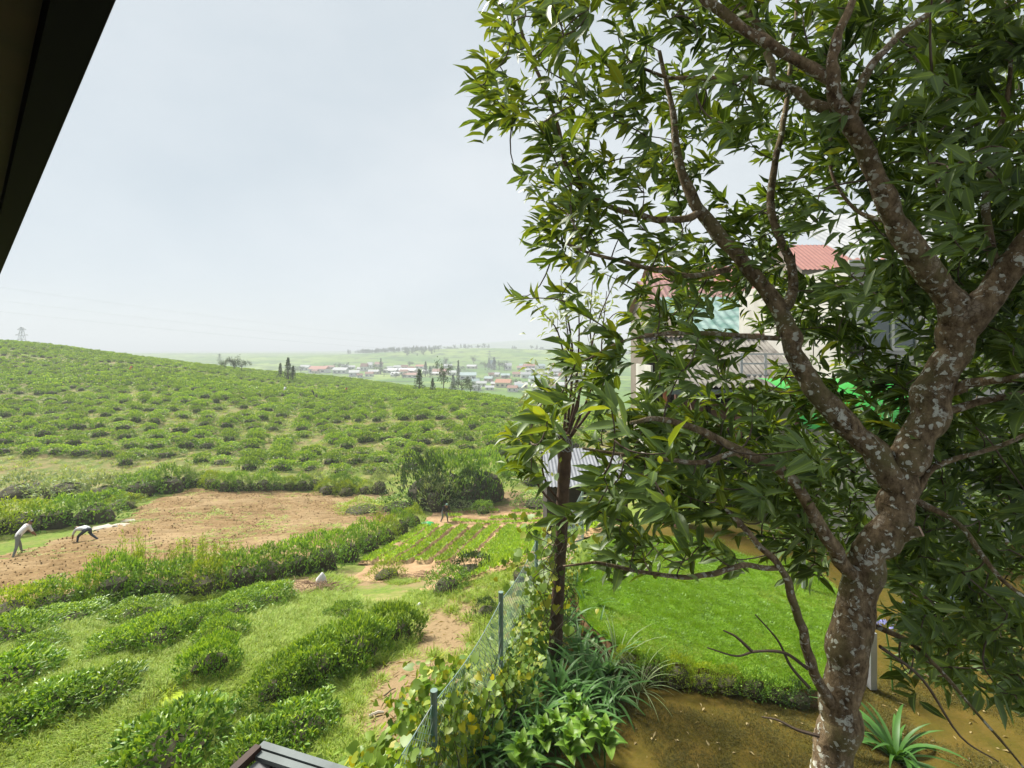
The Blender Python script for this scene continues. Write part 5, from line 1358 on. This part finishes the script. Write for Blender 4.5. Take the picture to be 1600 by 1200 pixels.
def white_house():
    b = Vector((13, 14.5, -5.2)); e = empty("white_house", b, "white two-storey house with grey roof behind the big tree", "house"); inv = Matrix.Translation(-b)
    wallbox(e, inv, (13.6, 15.5, -1.5), (9.6, 6.0, 7.4), M['white_paint'])
    window(e, inv, 9.25, 10.6, -.05, 1.05, 12.5, 1); window(e, inv, 12.0, 13.6, -.05, 1.05, 12.5, 1); window(e, inv, 11.2, 12.8, -4.3, -2.8, 12.5, 1); window(e, inv, 14.6, 16.4, -4.3, -2.8, 12.5, 1)
    wallbox(e, inv, (13.6, 12.35, -.28), (9.8, .3, .10), M['white_paint'], "ledge"); wallbox(e, inv, (13.6, 12.4, -.75), (9.7, .18, .12), M['cream'], "ledge")
    wallbox(e, inv, (8.9, 12.47, .2), (.5, .06, .75), M['dark_in'], "door")
    sheet_roof(e, inv, 8.4, 18.8, 11.9, 2.25, 15.6, 4.4, M['grey_roof'], 5, 1.05, .025)
    wallbox(e, inv, (13.6, 11.92, 2.14), (10.4, .06, .16), M['white_paint'], "gutter")
    a = empty("green_awning", Vector((7.6, 11.3, -1.4)), "bright green curved awning below the white house windows", "awning"); iv = Matrix.Translation(-a.location)
    for k in range(3):
        rows = []
        for i in range(9):
            t = i / 8 * 1.35; rows.append([(6.3 + 1.0 * k + .98 * j / 4, 12.3 - 2.0 * math.sin(t), -2.0 + 1.25 * math.cos(t) - .02 * math.sin(j * math.pi / 4)) for j in range(5)])
        o = MB().quadstrip(rows).build("awning_panel", M['awning'], a, smooth_shade=True); o.matrix_parent_inverse = iv
    for x in (6.35, 9.25): wallbox(a, iv, (x, 10.4, -3.55), (.06, .06, 3.6), M['steel'], "post")
white_house()
def back_house(c, w, dp, h, roof_h, wall, roof, label, floors=2, name="house"):
    """gable house with its long side to the camera"""
    e = empty(name, c, label, "house"); x, y, z = c; inv = Matrix.Translation(-Vector(c))
    wallbox(e, inv, (x, y + dp / 2, z + h / 2), (w, dp, h), M[wall])
    sheet_roof(e, inv, x - w / 2 - .4, x + w / 2 + .4, y - .5, z + h - .1, y + dp / 2, z + h + roof_h, M[roof], 4, 1.6, .035)
    sheet_roof(e, inv, x - w / 2 - .4, x + w / 2 + .4, y + dp + .5, z + h - .1, y + dp / 2, z + h + roof_h - .015, M[roof], 4, 3.2, .035)
    g = MB()
    for sx in (-1, 1):
        xx = x + sx * (w / 2 - .05); g.add([(xx, y, z + h), (xx, y + dp, z + h), (xx, y + dp / 2, z + h + roof_h - .1)], [(0, 1, 2)])
    o = g.build("gable", M[wall], e); o.matrix_parent_inverse = inv
    n = max(2, int(w / 2.6))
    for fl in range(floors):
        for k in range(n):
            xa = x - w / 2 + w * (k + .28) / n; window(e, inv, xa, xa + w / n * .44, z + h * (fl + .35) / floors, z + h * (fl + .75) / floors, y, 1)
back_house((11.2, 22, -5.4), 6.2, 6, 6.2, 1.9, 'house_wall', 'green_roof', "cream house with green metal roof behind the open shed")
back_house((13.2, 34, -7), 6, 7, 9.7, 2.6, 'house_wall', 'maroon_roof', "house with faded maroon roof behind the green-roofed one", 3)
back_house((18.6, 45, -8), 9, 8, 13.5, 3.0, 'house_wall', 'red_roof', "tall house with pinkish red roof, left of the two", 4)
back_house((30, 42, -7), 9, 8, 14.0, 3.0, 'house_wall', 'red_roof', "tall house with pinkish red roof, right of the two", 4)
def small_shed():
    b = Vector((2.6, 17.5, gz(2.6, 17.5))); e = empty("tin_shed", b, "small tin-roofed shed between the pole and the open shed", "shed"); inv = Matrix.Translation(-b)
    z0 = (545 - 762) / F * 16.5
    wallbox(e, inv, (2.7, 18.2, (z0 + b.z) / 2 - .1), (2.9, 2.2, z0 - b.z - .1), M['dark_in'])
    sheet_roof(e, inv, 1.1, 4.3, 16.6, z0, 19.4, z0 + .75, M['tin'], 8, 1.06, .014)
    for k in range(8):
        a = P(985 + 3 * k, 775 - 2 * k, 13.0 + .03 * k); c = P(1036 + 2 * k, 728 + 3 * k, 13.6 + .05 * k); a.z -= .0
        o = MB().tube([a - (c - a) * .9, c], .035, 8).build("bamboo_pole", M['bamboo'], None, smooth_shade=True, label=ORD[k].replace("leftmost", "uppermost").replace("left", "the top") + " pale bamboo pole leaning beside the open shed", cat="pole", group="bamboo poles by the shed")
small_shed()
def tarp():
    c = plane_hit(1520, 985, -5.45); n = 22; rows = []
    for i in range(n):
        r = []
        for j in range(n):
            x = i / (n - 1) * 2 - 1; y = j / (n - 1) * 2 - 1; h = max(0, 1 - (x * x + y * y)) ** .6
            r.append((c.x + x * .95, c.y + y * .6 + .4, c.z + .65 * h + (.09 * math.sin(x * 9 + y * 4) + .06 * math.sin(y * 13 - x * 3)) * (h ** .5) + .01))
        rows.append(r)
    M['tarp'] = plain_mat("dark_tarpaulin", (0.05, 0.06, 0.085), (0.10, 0.12, 0.16), 3, .3, spec=.6)
    MB().quadstrip(rows).build("tarpaulin_heap", M['tarp'], smooth_shade=True, label="heap under a dark shiny tarpaulin at the right of the yard", cat="tarpaulin")
    # grey post and blue flower heads behind the trunk
    b = plane_hit(1362, 1075, -5.45); MB().box((b.x, b.y, b.z + .45), (.10, .10, .9)).build("yard_post", M['steel'], label="short grey post just behind the big trunk", cat="post")
    M['petal'] = leaf_mat("blue_petal", (0.16, 0.18, 0.55), (0.28, 0.30, 0.70), (0.4, 0.42, 0.8), rough=.6)
    f0 = plane_hit(1395, 1080, -5.45); fl = empty("blue_flower", f0, "blue flower head on a tall stem right of the trunk", "flower"); iv = Matrix.Translation(-f0)
    top = f0 + Vector((-.04, .1, .95)); o = MB().tube([f0, f0 + Vector((0, .04, .5)), top], .012, 6).build("stem", M['strap'], fl); o.matrix_parent_inverse = iv
    k = 60; dr = unit(rng.normal(0, 1, (k, 3))); dr[:, 2] = np.abs(dr[:, 2]) * .8; pos = np.array(top) + dr * .09
    o = obj("petals", leaf_mesh("petals", pos, dr, rng.normal(0, 1, (k, 3)), .06, .03, rng.uniform(0, .6, k), LEAF4), M['petal'], fl, kind="stuff"); o.matrix_parent_inverse = iv
tarp()
# lane and rubbish
pile = hit(475, 925); pm = MB()
for k in range(150):
    a = random.uniform(0, 6.28); r = random.uniform(0, 1) ** .6; p = pile + Vector((math.cos(a) * r * 1.5, math.sin(a) * r * .7, .22 * (1 - r) + .03)); q = Vector((random.uniform(-1, 1), random.uniform(-1, 1), random.uniform(-.25, .3))) * .3; pm.tube([p - q, p + q * .2, p + q], .008, 4)
pm.build("brush_pile", plain_mat("dead_sticks", (0.16, 0.09, 0.05), (0.25, 0.17, 0.10), 6, .9), label="pile of dead brown twigs beneath the weedy hedge", cat="brush pile")
pile2 = hit(655, 905); pm = MB()
for k in range(90):
    a = random.uniform(0, 6.28); r = random.uniform(0, 1) ** .6; p = pile2 + Vector((math.cos(a) * r * 1.3, math.sin(a) * r * .5, .16 * (1 - r) + .03)); q = Vector((random.uniform(-1, 1), random.uniform(-1, 1), random.uniform(-.25, .3))) * .28; pm.tube([p - q, p + q], .008, 4)
pm.build("brush_pile", bpy.data.materials["dead_sticks"], label="low pile of dead twigs at the plot's near edge", cat="brush pile")
def sack(c, w, h, mat, name, label, cat, seed):
    n, m = 12, 9; v = []; f = []
    for i in range(m):
        t = i / (m - 1); r = (math.sin(math.pi * min(t * .85 + .12, 1)) ** .6) * (1 - .55 * t)
        for k in range(n):
            a = 2 * math.pi * k / n; rr = w * r * (1 + .18 * math.sin(3 * a + seed + 5 * t) + .1 * math.sin(7 * a + 9 * t)); v.append((c.x + rr * math.cos(a) + .12 * w * t, c.y + rr * .7 * math.sin(a), c.z + h * t))
    for i in range(m - 1):
        for k in range(n): f.append((i * n + k, i * n + (k + 1) % n, (i + 1) * n + (k + 1) % n, (i + 1) * n + k))
    f.append(tuple(range((m - 1) * n, m * n)))
    MB().add(v, f).build(name, M[mat], smooth_shade=True, label=label, cat=cat)
sack(hit(502, 918), .24, .5, 'plastic_white', "white_sack", "white plastic sack standing on the pile of dead twigs", "sack", 1)
sack(hit(448, 918), .10, .14, 'plastic_white', "white_rag", "small white rag left of the pile of dead twigs", "rag", 3)
sack(hit(667, 822), .62, .30, 'plastic_green', "green_bag", "bright green plastic bag left of the worker in the plot", "bag", 2)
sack(hit(655, 947), .10, .10, 'plastic_white', "white_rag", "small white rag behind the long tea hedge", "rag", 5)
sack(hit(400, 1022), .07, .06, 'plastic_white', "white_rag", "pale scrap lying on bare soil among tea bushes", "rag", 7)
for i, (px, py, s, lab) in enumerate([(165, 826, .45, "flat pale stone at the bank behind the bent worker"), (188, 822, .35, "pale stone at the field's upper left corner"), (52, 800, .3, "grey stone at the foot of the leafy bank"), (200, 815, .28, "small stone beside the corner of the field")]):
    c = hit(px, py); bm = bmesh.new(); bmesh.ops.create_icosphere(bm, subdivisions=2, radius=1)
    for v in bm.verts: v.co = Vector((v.co.x * s * 1.5, v.co.y * s, v.co.z * s * .4)) * (1 + .25 * math.sin(v.co.x * 5 + i) * math.cos(v.co.y * 4))
    me = bpy.data.meshes.new("stone"); bm.to_mesh(me); bm.free(); obj("stone", me, M['stone'], label=lab, cat="stone", loc=c)
# sticks on the dry path
for i, (a, b, lab) in enumerate([((577, 1122), (600, 1116), "short grey stick on the dry path"), ((590, 1160), (625, 1140), "dark twig lying across the dry path"), ((600, 1090), (618, 1078), "brown stick near the long tea hedge")]):
    p, q = hit(*a), hit(*b); p.z += .03; q.z += .03; MB().tube([p, (p + q) / 2 + Vector((.02, .02, .02)), q], [.03, .025, .018] if i == 0 else [.015, .012, .008], 6).build("stick", M['tree_twig'] if i else M['stone'], label=lab, cat="stick")
# ------------------------------------------------------------------ people
M['skin'] = plain_mat("skin", (0.20, 0.11, 0.07), None, rough=.6); M['hair'] = plain_mat("hair", (0.012, 0.010, 0.009), None, rough=.5)
for nm, c in (('shirt_white', (.72, .72, .74)), ('shirt_grey', (.55, .58, .60)), ('trousers_grey', (.20, .22, .22)), ('trousers_dark', (.04, .05, .075)), ('jacket_dark', (.035, .035, .04)), ('cloth_orange', (.70, .20, .06)), ('cloth_pale', (.7, .62, .55)), ('scarf_green', (.18, .30, .26))):
    M[nm] = plain_mat(nm, c, tuple(x * .82 for x in c), 7, .85)
def person(base, rz, J, top, bottom, label, head='hair', scale=1.0):
    """J: joint positions (x forward, y left, z up) in metres; the body is one skinned surface"""
    E = [('pelvis', 'waist'), ('waist', 'chest'), ('chest', 'neck'), ('neck', 'head'), ('head', 'crown')]
    for s in 'LR': E += [('pelvis', 'hip' + s), ('hip' + s, 'knee' + s), ('knee' + s, 'ankle' + s), ('ankle' + s, 'toe' + s), ('chest', 'sh' + s), ('sh' + s, 'el' + s), ('el' + s, 'wr' + s), ('wr' + s, 'hand' + s)]
    RAD = dict(pelvis=.15, waist=.14, chest=.16, neck=.055, head=.095, crown=.085, hip=.10, knee=.065, ankle=.045, toe=.04, sh=.075, el=.048, wr=.033, hand=.038)
    names = list(J.keys()); idx = {n: i for i, n in enumerate(names)}
    me = bpy.data.meshes.new("person"); me.from_pydata([J[n] for n in names], [(idx[a], idx[b]) for a, b in E], [])
    o = bpy.data.objects.new("person", me); COL.objects.link(o)
    sk = o.modifiers.new("skin", 'SKIN'); sk.use_smooth_shade = True
    ss = o.modifiers.new("sub", 'SUBSURF'); ss.levels = 1; ss.render_levels = 1
    lay = me.skin_vertices[0].data
    for n in names:
        k = n.rstrip('LR') if n[-1] in 'LR' else n; r = RAD[k]; lay[idx[n]].radius = (r, r); lay[idx[n]].use_root = (n == 'pelvis')
    dg = bpy.context.evaluated_depsgraph_get(); ev = bpy.data.meshes.new_from_object(o.evaluated_get(dg))
    o.modifiers.clear(); o.data = ev
    for m in (M[top], M[bottom], M['skin'], M[head]): ev.materials.append(m)
    segs = []
    for a, b in E:
        k = b.rstrip('LR') if b[-1] in 'LR' else b
        mi = {'waist': 0, 'chest': 0, 'neck': 2, 'head': 2, 'crown': 3, 'hip': 1, 'knee': 1, 'ankle': 1, 'toe': 2, 'sh': 0, 'el': 0, 'wr': 2, 'hand': 2}[k]
        segs.append((Vector(J[a]), Vector(J[b]), mi))
    for p in ev.polygons:
        best = 1e9
        for a, b, mi in segs:
            d = b - a; t = max(0, min(1, (p.center - a).dot(d) / max(d.length_squared, 1e-9))); q = (p.center - a - d * t).length
            if q < best: best = q; p.material_index = mi
        p.use_smooth = True
    o.location = base; o.rotation_euler = (0, 0, rz); o.scale = (scale,) * 3
    o["label"] = label; o["category"] = "person"
    return o
def pose(lean, spread=.16, step=.0, crouch=0.0, arms=0.0):
    """lean: forward bend of the trunk in radians"""
    pz = .90 - crouch; sl, cl = math.sin(lean), math.cos(lean)
    up = lambda d, y=0: (sl * d, y, pz + cl * d)
    J = dict(pelvis=(0, 0, pz), waist=up(.2), chest=up(.42), neck=up(.58), head=up(.70), crown=up(.80))
    for s, g in (('L', 1), ('R', -1)):
        st = step * g; J['hip' + s] = (0, g * .10, pz - .06); J['knee' + s] = (st * .5 + crouch * .8 + .03, g * (.10 + spread * .5), pz * .5); J['ankle' + s] = (st, g * (.10 + spread), .07); J['toe' + s] = (st + .16, g * (.11 + spread), .03)
        sx, sy, sz = up(.50, g * .19); J['sh' + s] = (sx, sy, sz); J['el' + s] = (sx + .10 + arms, sy + g * .05, sz - .24); J['wr' + s] = (sx + .22 + arms, sy - g * .02, sz - .44 + arms); J['hand' + s] = (sx + .25 + arms, sy - g * .03, sz - .52 + arms)
    return J
person(hit(27, 868), R(62), pose(.75, .22, .24), 'shirt_white', 'trousers_grey', "person in white shirt and grey trousers bending with legs apart in the field")
person(hit(137, 847), R(168), pose(1.62, .16, .30, .22), 'shirt_grey', 'trousers_dark', "person in pale shirt and dark trousers bent double over the ploughed soil")
person(hit(694, 816), R(-60), pose(.7, .1, .1, .15), 'jacket_dark', 'trousers_grey', "person in dark jacket stooping at the top of the vegetable plot", head='scarf_green')
for px, py, t, b, lab in ((203, 583, 'cloth_orange', 'cloth_orange', "tea picker in bright orange high on the hillside"), (540, 617, 'cloth_orange', 'cloth_pale', "tea picker in pale orange among bushes near the ridge"), (444, 617, 'shirt_white', 'cloth_pale', "tea picker in white among bushes left of the ridge trees' foot"), (490, 622, 'jacket_dark', 'trousers_dark', "tea picker in dark clothes between two others on the hill")):
    person(hit(px, py) + Vector((0, 0, .1)), R(random.uniform(0, 360)), pose(.5, .08, .05), t, b, lab)
sack(hit(192, 582), .9, .9, 'black_paint', "black_lump", "dark lump beside the tea picker in orange", "bag", 4)  # rounded black lump next to the orange picker

# ------------------------------------------------------------------ trees and town in the distance
def far_tree_mesh(rg, kind):
    pos = []; n = 520
    if kind == 'conifer':
        t = rg.uniform(0, 1, n) ** .8; a = rg.uniform(0, 6.28, n); lay = .6 + .4 * np.abs(np.sin(t * 22)); r = (1 - t) * .30 * lay * rg.uniform(.3, 1, n) + .01; pos = np.stack([np.cos(a) * r, np.sin(a) * r, .12 + .88 * t], -1)
    else:
        cl = np.stack([rg.normal(0, .2, 9), rg.normal(0, .2, 9), rg.uniform(.42, .9, 9)], -1); k = rg.integers(0, 9, n); pos = cl[k] + rg.normal(0, .085, (n, 3))
    me = leaf_mesh("crown", pos, rg.normal(0, 1, (n, 3)) + [0, 0, -.2], rg.normal(0, 1, (n, 3)) + [0, 0, .6], rg.uniform(.05, .10, n), rg.uniform(.03, .06, n), rg.uniform(0, .5, n), LEAF2); me.materials.append(M['far_leaf']); return me
FT = {k: [far_tree_mesh(rng, k) for _ in range(3)] for k in ('conifer', 'round')}
tm = MB().tube([(0, 0, -.05), (.01, 0, .4), (0, .01, .85)], [.03, .02, .006], 6); tm.tube([(0, 0, .4), (.14, .05, .68)], [.012, .005], 4); tm.tube([(0, 0, .45), (-.13, -.06, .7)], [.012, .005], 4)
TRUNK = tm.mesh("trunk", True); TRUNK.materials.append(M['pole_bark'])
def far_tree(base, h, w, kind, label, group=None, i=0):
    e = empty("tree", base, label, "tree", group, random.uniform(0, 6)); e.scale = (w, w, h); obj("trunk", TRUNK, None, e); obj("crown", FT[kind][i % 3], None, e)
RIDGE = [(352, 574, 15, 14, 'round', 145), (366, 574, 17, 16, 'round', 146), (378, 575, 13, 14, 'round', 144), (438, 586, 18, 14, 'conifer', 132), (450, 586, 26, 20, 'conifer', 130), (458, 587, 15, 14, 'conifer', 131)]
for i, (px, py, h, w, k, d) in enumerate(RIDGE):
    b = P(px, py, d); b.z = gz(b.x, b.y) - .1; hh = (HY - (py - h)) / F * d - b.z
    far_tree(b, max(hh, 2.5), w * 1.6 / F * d, k, ["left tree of the dark trio on the hill's skyline", "middle tree of the dark trio on the hill's skyline", "right tree of the dark trio on the hill's skyline", "left conifer of the ridge group", "tallest middle conifer of the ridge group", "right conifer of the ridge group"][i], i=i)
SPARSE = [(655, 612, 34, 26), (693, 612, 48, 18), (716, 608, 44, 12), (722, 616, 30, 22), (676, 614, 22, 16), (735, 618, 20, 16), (708, 612, 26, 18)]
for i, (px, py, h, w) in enumerate(SPARSE):
    b = hit(px, py); far_tree(b, h / F * b.y, w / F * b.y * 1.5, 'round' if i % 2 else 'conifer', ["bushy tree at the left of the sparse trees on the tea hill's right end", "tall thin tree left of centre among the sparse hill trees", "tall wind-bent tree in the middle of the sparse hill trees", "low tree right of the wind-bent one", "low tree between the bushy and thin ones", "rightmost low tree of the sparse hill trees", "short tree beneath the wind-bent one"][i], i=i)
for nm, c in (('f_white', (.66, .66, .64)), ('f_cream', (.6, .54, .42)), ('f_pink', (.55, .40, .36)), ('r_red', (.36, .16, .11)), ('r_grey', (.42, .43, .44)), ('r_teal', (.33, .42, .42)), ('r_brown', (.30, .17, .13)), ('r_white', (.62, .62, .62)), ('r_orange', (.42, .21, .13)), ('f_dark', (.06, .07, .08))):
    M[nm] = plain_mat("town_" + nm, c, tuple(x * .85 for x in c), .6, .8)
TOWN = [(495, 583, 26, 9, 'f_white', 'r_red'), (475, 579, 14, 7, 'f_white', 'r_grey'), (530, 584, 20, 8, 'f_white', 'r_grey'), (553, 588, 14, 8, 'f_white', 'r_white'), (568, 580, 10, 10, 'f_white', 'r_brown'), (577, 576, 8, 8, 'f_white', 'r_white'), (584, 585, 16, 6, 'f_cream', 'r_grey'), (608, 583, 20, 6, 'f_white', 'r_white'), (634, 583, 26, 6, 'f_pink', 'r_white'), (640, 590, 24, 6, 'f_white', 'r_brown'), (686, 586, 20, 8, 'f_pink', 'r_brown'), (620, 577, 10, 5, 'f_white', 'r_grey'), (655, 576, 12, 5, 'f_white', 'r_red'),
        (731, 593, 24, 9, 'f_white', 'r_teal'), (736, 576, 14, 5, 'f_cream', 'r_grey'), (770, 577, 8, 12, 'f_white', 'r_teal'), (794, 578, 10, 9, 'f_white', 'r_white'), (785, 606, 22, 11, 'f_cream', 'r_orange'), (752, 604, 14, 7, 'f_white', 'r_grey'), (828, 576, 16, 6, 'f_pink', 'r_red'), (846, 576, 12, 6, 'f_white', 'r_teal'), (814, 578, 12, 5, 'f_cream', 'r_brown'), (822, 591, 14, 8, 'f_white', 'r_grey'), (838, 597, 18, 8, 'f_white', 'r_teal'), (850, 590, 14, 8, 'f_white', 'r_grey'), (862, 600, 18, 9, 'f_white', 'r_grey'), (858, 608, 16, 8, 'f_white', 'r_brown'), (815, 607, 18, 8, 'f_cream', 'r_grey'),
        (838, 610, 14, 8, 'f_white', 'r_white'), (872, 586, 14, 8, 'f_pink', 'r_grey'), (884, 594, 16, 9, 'f_white', 'r_red'), (876, 608, 18, 9, 'f_white', 'r_grey'), (898, 602, 18, 9, 'f_white', 'r_grey'), (765, 610, 12, 6, 'f_white', 'r_grey'), (800, 612, 14, 8, 'f_white', 'r_brown'), (870, 574, 12, 5, 'f_white', 'r_red'), (892, 578, 12, 6, 'f_white', 'r_grey'), (912, 588, 16, 9, 'f_white', 'r_grey'), (700, 575, 12, 5, 'f_white', 'r_grey'), (548, 577, 12, 5, 'f_white', 'r_grey'), (515, 577, 12, 5, 'f_white', 'r_brown')]
tr = random.Random(4)
TOWN += [(tr.uniform(480, 720), tr.uniform(573, 590), tr.uniform(7, 12), tr.uniform(4, 7), tr.choice(['f_white', 'f_cream', 'f_white']), tr.choice(['r_grey', 'r_white', 'r_brown'])) for _ in range(16)] + [(tr.uniform(730, 930), tr.uniform(572, 612), tr.uniform(7, 13), tr.uniform(5, 8), tr.choice(['f_white', 'f_cream', 'f_white', 'f_pink']), tr.choice(['r_grey', 'r_white', 'r_brown', 'r_grey', 'r_teal'])) for _ in range(22)]
TOWN.sort(key=lambda t: t[0])
RN = dict(r_red="red", r_grey="grey", r_teal="teal", r_brown="brown", r_white="white", r_orange="orange")
TENS = ["first", "second", "third", "fourth", "fifth", "sixth", "seventh", "eighth", "ninth", "tenth", "eleventh", "twelfth", "thirteenth", "fourteenth", "fifteenth", "sixteenth", "seventeenth", "eighteenth", "nineteenth", "twentieth"]
seen = {}
for px, py, w, h, wm_, rm in TOWN:
    b = hit(px, py); d = b.y; W = 1.08 * w / F * d; H = 1.2 * h / F * d; dp = W * .6; rz = random.uniform(-.35, .35); k = seen.get(rm, 0); seen[rm] = k + 1
    e = empty("town_house", b, nth(k + 1) + " " + RN[rm] + "-roofed house from the left in the misty valley town", "house", "houses of the valley town", rz)
    hw = H * .6; MB().box((0, dp / 2, hw / 2 - .5), (W, dp, hw + 1)).build("wall", M[wm_], e)
    rh = H * .42; ov = .4
    rf = MB().add([(-W / 2 - ov, -ov, hw), (W / 2 + ov, -ov, hw), (W / 2 + ov, dp + ov, hw), (-W / 2 - ov, dp + ov, hw), (-W / 2 - ov, dp / 2, hw + rh), (W / 2 + ov, dp / 2, hw + rh)], [(0, 1, 5, 4), (2, 3, 4, 5), (0, 4, 3), (1, 2, 5), (3, 2, 1, 0)])
    rf.build("roof", M[rm], e)
    nw = 3 if w > 14 else 2
    for q in range(nw):
        MB().box((-W / 2 + W * (q + .5) / nw, -.03, hw * .5), (W * .16, .1, hw * .4)).build("window", M['f_dark'], e)
TT = [(530, 578, 12, 10), (540, 580, 14, 8), (595, 585, 24, 10), (588, 584, 16, 8), (600, 588, 14, 8), (548, 583, 9, 7), (665, 588, 22, 14), (672, 590, 18, 12), (680, 583, 16, 10), (758, 578, 14, 10), (764, 578, 18, 10), (772, 578, 20, 12), (780, 578, 16, 12), (788, 579, 14, 8), (806, 603, 12, 10), (845, 604, 10, 8), (630, 591, 10, 8), (508, 580, 9, 8), (720, 583, 12, 10), (705, 584, 14, 9), (640, 575, 10, 8), (696, 572, 14, 8), (740, 568, 12, 8), (618, 590, 9, 8), (656, 592, 11, 9), (790, 596, 10, 7), (868, 592, 10, 8), (830, 606, 9, 8), (748, 612, 10, 9), (470, 582, 10, 10), (462, 583, 12, 12), (905, 596, 12, 10)]
TT.sort(key=lambda t: t[0])
for i, (px, py, h, w) in enumerate(TT):
    b = hit(px, py); far_tree(b, h / F * b.y, w * 1.5 / F * b.y, 'conifer' if h > 17 else 'round', "dark tree among the valley town houses, " + (ORD[i] if i < 30 else ["last but one on the right", "last on the right"][i - 30]), "trees of the valley town", i)
# woods on the far hills (one mass)
fwx = rng.uniform(-330, 1000, 6000); fwy = rng.uniform(780, 1500, 6000); sel = vnoise(fwx * .006, fwy * .006, 61) * .65 + vnoise(fwx * .02, fwy * .02, 62) * .35 > .52; fwx, fwy = fwx[sel], fwy[sel]; s = rng.uniform(4, 10, len(fwx))
scatter("far_woods", np.stack([fwx, fwy, G(fwx, fwy)], -1), np.stack([0 * s, 0 * s, rng.uniform(0, 6, len(s))], -1), np.stack([s, s, s], -1), rng.integers(0, 6, len(s)), FT['conifer'] + FT['round'], "misty woods scattered over the far hills", "woods")
# pylons and power lines
def pylon(base, H, label):
    e = empty("pylon", base, label, "pylon"); f = MB(); w0, w1 = H * .11, H * .015; L = 7
    cs = [(-1, -1), (1, -1), (1, 1), (-1, 1)]
    for a, b in cs: f.bar((a * w0, b * w0, 0), (a * w1, b * w1, H), H * .005)
    for i in range(L):
        z0, z1 = H * i / L, H * (i + 1) / L; r0 = w0 + (w1 - w0) * i / L; r1 = w0 + (w1 - w0) * (i + 1) / L
        for k in range(4):
            a, b = cs[k], cs[(k + 1) % 4]; f.bar((a[0] * r0, a[1] * r0, z0), (b[0] * r1, b[1] * r1, z1), H * .003); f.bar((b[0] * r0, b[1] * r0, z0), (a[0] * r1, a[1] * r1, z1), H * .003)
    f.build("lattice_tower", M['steel'], e)
    for z, w in ((.72, .16), (.84, .13), (.95, .09)):
        MB().bar((-H * w, 0, H * z), (H * w, 0, H * z), H * .007).bar((-H * w, 0, H * z), (0, 0, H * (z + .05)), H * .006).bar((H * w, 0, H * z), (0, 0, H * (z + .05)), H * .006).build("cross_arm", M['steel'], e)
    return e
b = P(34, 530, 190); b.z = gz(b.x, b.y); pylon(b, (545 - 511) / F * 190 - b.z, "lattice pylon on the hill's skyline at far left")
b = P(343, 575, 190); b.z = gz(b.x, b.y); pylon(b, (545 - 553) / F * 190 - b.z, "small lattice pylon beside the dark skyline trio")
b = hit(765, 582); pylon(b, 34 / F * b.y, "tall pylon in the valley town above the trees")
for i, (a, c) in enumerate([((-60, 440, 150), (900, 538, 650)), ((-60, 462, 150), (900, 542, 650)), ((-60, 480, 150), (900, 546, 650))]):
    p, q = P(*a), P(*c); ps = []
    for k in range(41):
        t = k / 40; r = p.lerp(q, t); r.z -= 9 * 4 * t * (1 - t); ps.append(r)
    MB().tube(ps, .02, 5, cap=False).build("power_line", M['steel'], label=["highest thin power line crossing the pale sky", "middle thin power line crossing the pale sky", "lowest thin power line crossing the pale sky"][i], cat="power line", group="power lines over the valley")

# ------------------------------------------------------------------ haze
m, nt, out = new_mat("haze")
pv = nt.nodes.new("ShaderNodeVolumePrincipled"); pv.inputs["Color"].default_value = (.76, .81, .86, 1); pv.inputs["Density"].default_value = 0.0008; pv.inputs["Anisotropy"].default_value = 0.0
nt.links.new(pv.outputs[0], out.inputs["Volume"])
MB().box((0, 2500, 12), (14000, 6400, 106)).build("haze", m, kind="stuff", label="pale mist filling the valley air", cat="haze")

# fallen leaves and twigs on the mossy yard
lx = rng.uniform(.6, 9, 330); ly = rng.uniform(5.6, 9.5, 330); q = ~in_poly(lx, ly, [tuple(p) for p in LAWN_RING]) & (lx > -0.3 + (ly - 5.2) * .348); lx, ly = lx[q], ly[q]; k = len(lx)
dr = rng.normal(0, 1, (k, 3)); dr[:, 2] *= .15
obj("leaf_litter", leaf_mesh("leaf_litter", np.stack([lx, ly, G(lx, ly) + .012], -1), dr, np.array([0, 0, 1]) + rng.normal(0, .15, (k, 3)), rng.uniform(.02, .13, k), rng.uniform(.008, .04, k), rng.uniform(0, 1, k), LEAF4), M['dry'], label="scattered dead leaves on the mossy yard", cat="leaf litter", kind="stuff")
# dead grass and twigs strewn over the bare strip beside the fence
tx = []; 
for px_, py_, s_ in ((650, 1070, 60), (695, 990, 45), (620, 1125, 50), (640, 1170, 50), (725, 945, 45)):
    for q_ in range(170): tx.append(tuple(hit(px_ + rng.normal(0, s_ * .6), py_ + rng.normal(0, s_ * .5))))
tx = np.array(tx); k = len(tx); dr = rng.normal(0, 1, (k, 3)); dr[:, 2] *= .12
obj("dry_litter", leaf_mesh("dry_litter", tx + [0, 0, .012], dr, np.array([0, 0, 1]) + rng.normal(0, .2, (k, 3)), rng.uniform(.05, .22, k), rng.uniform(.006, .03, k), rng.uniform(0, 1, k), LEAF2), M['dry'], label="dead grass and leaf scraps on the bare strip by the fence", cat="litter", kind="stuff")
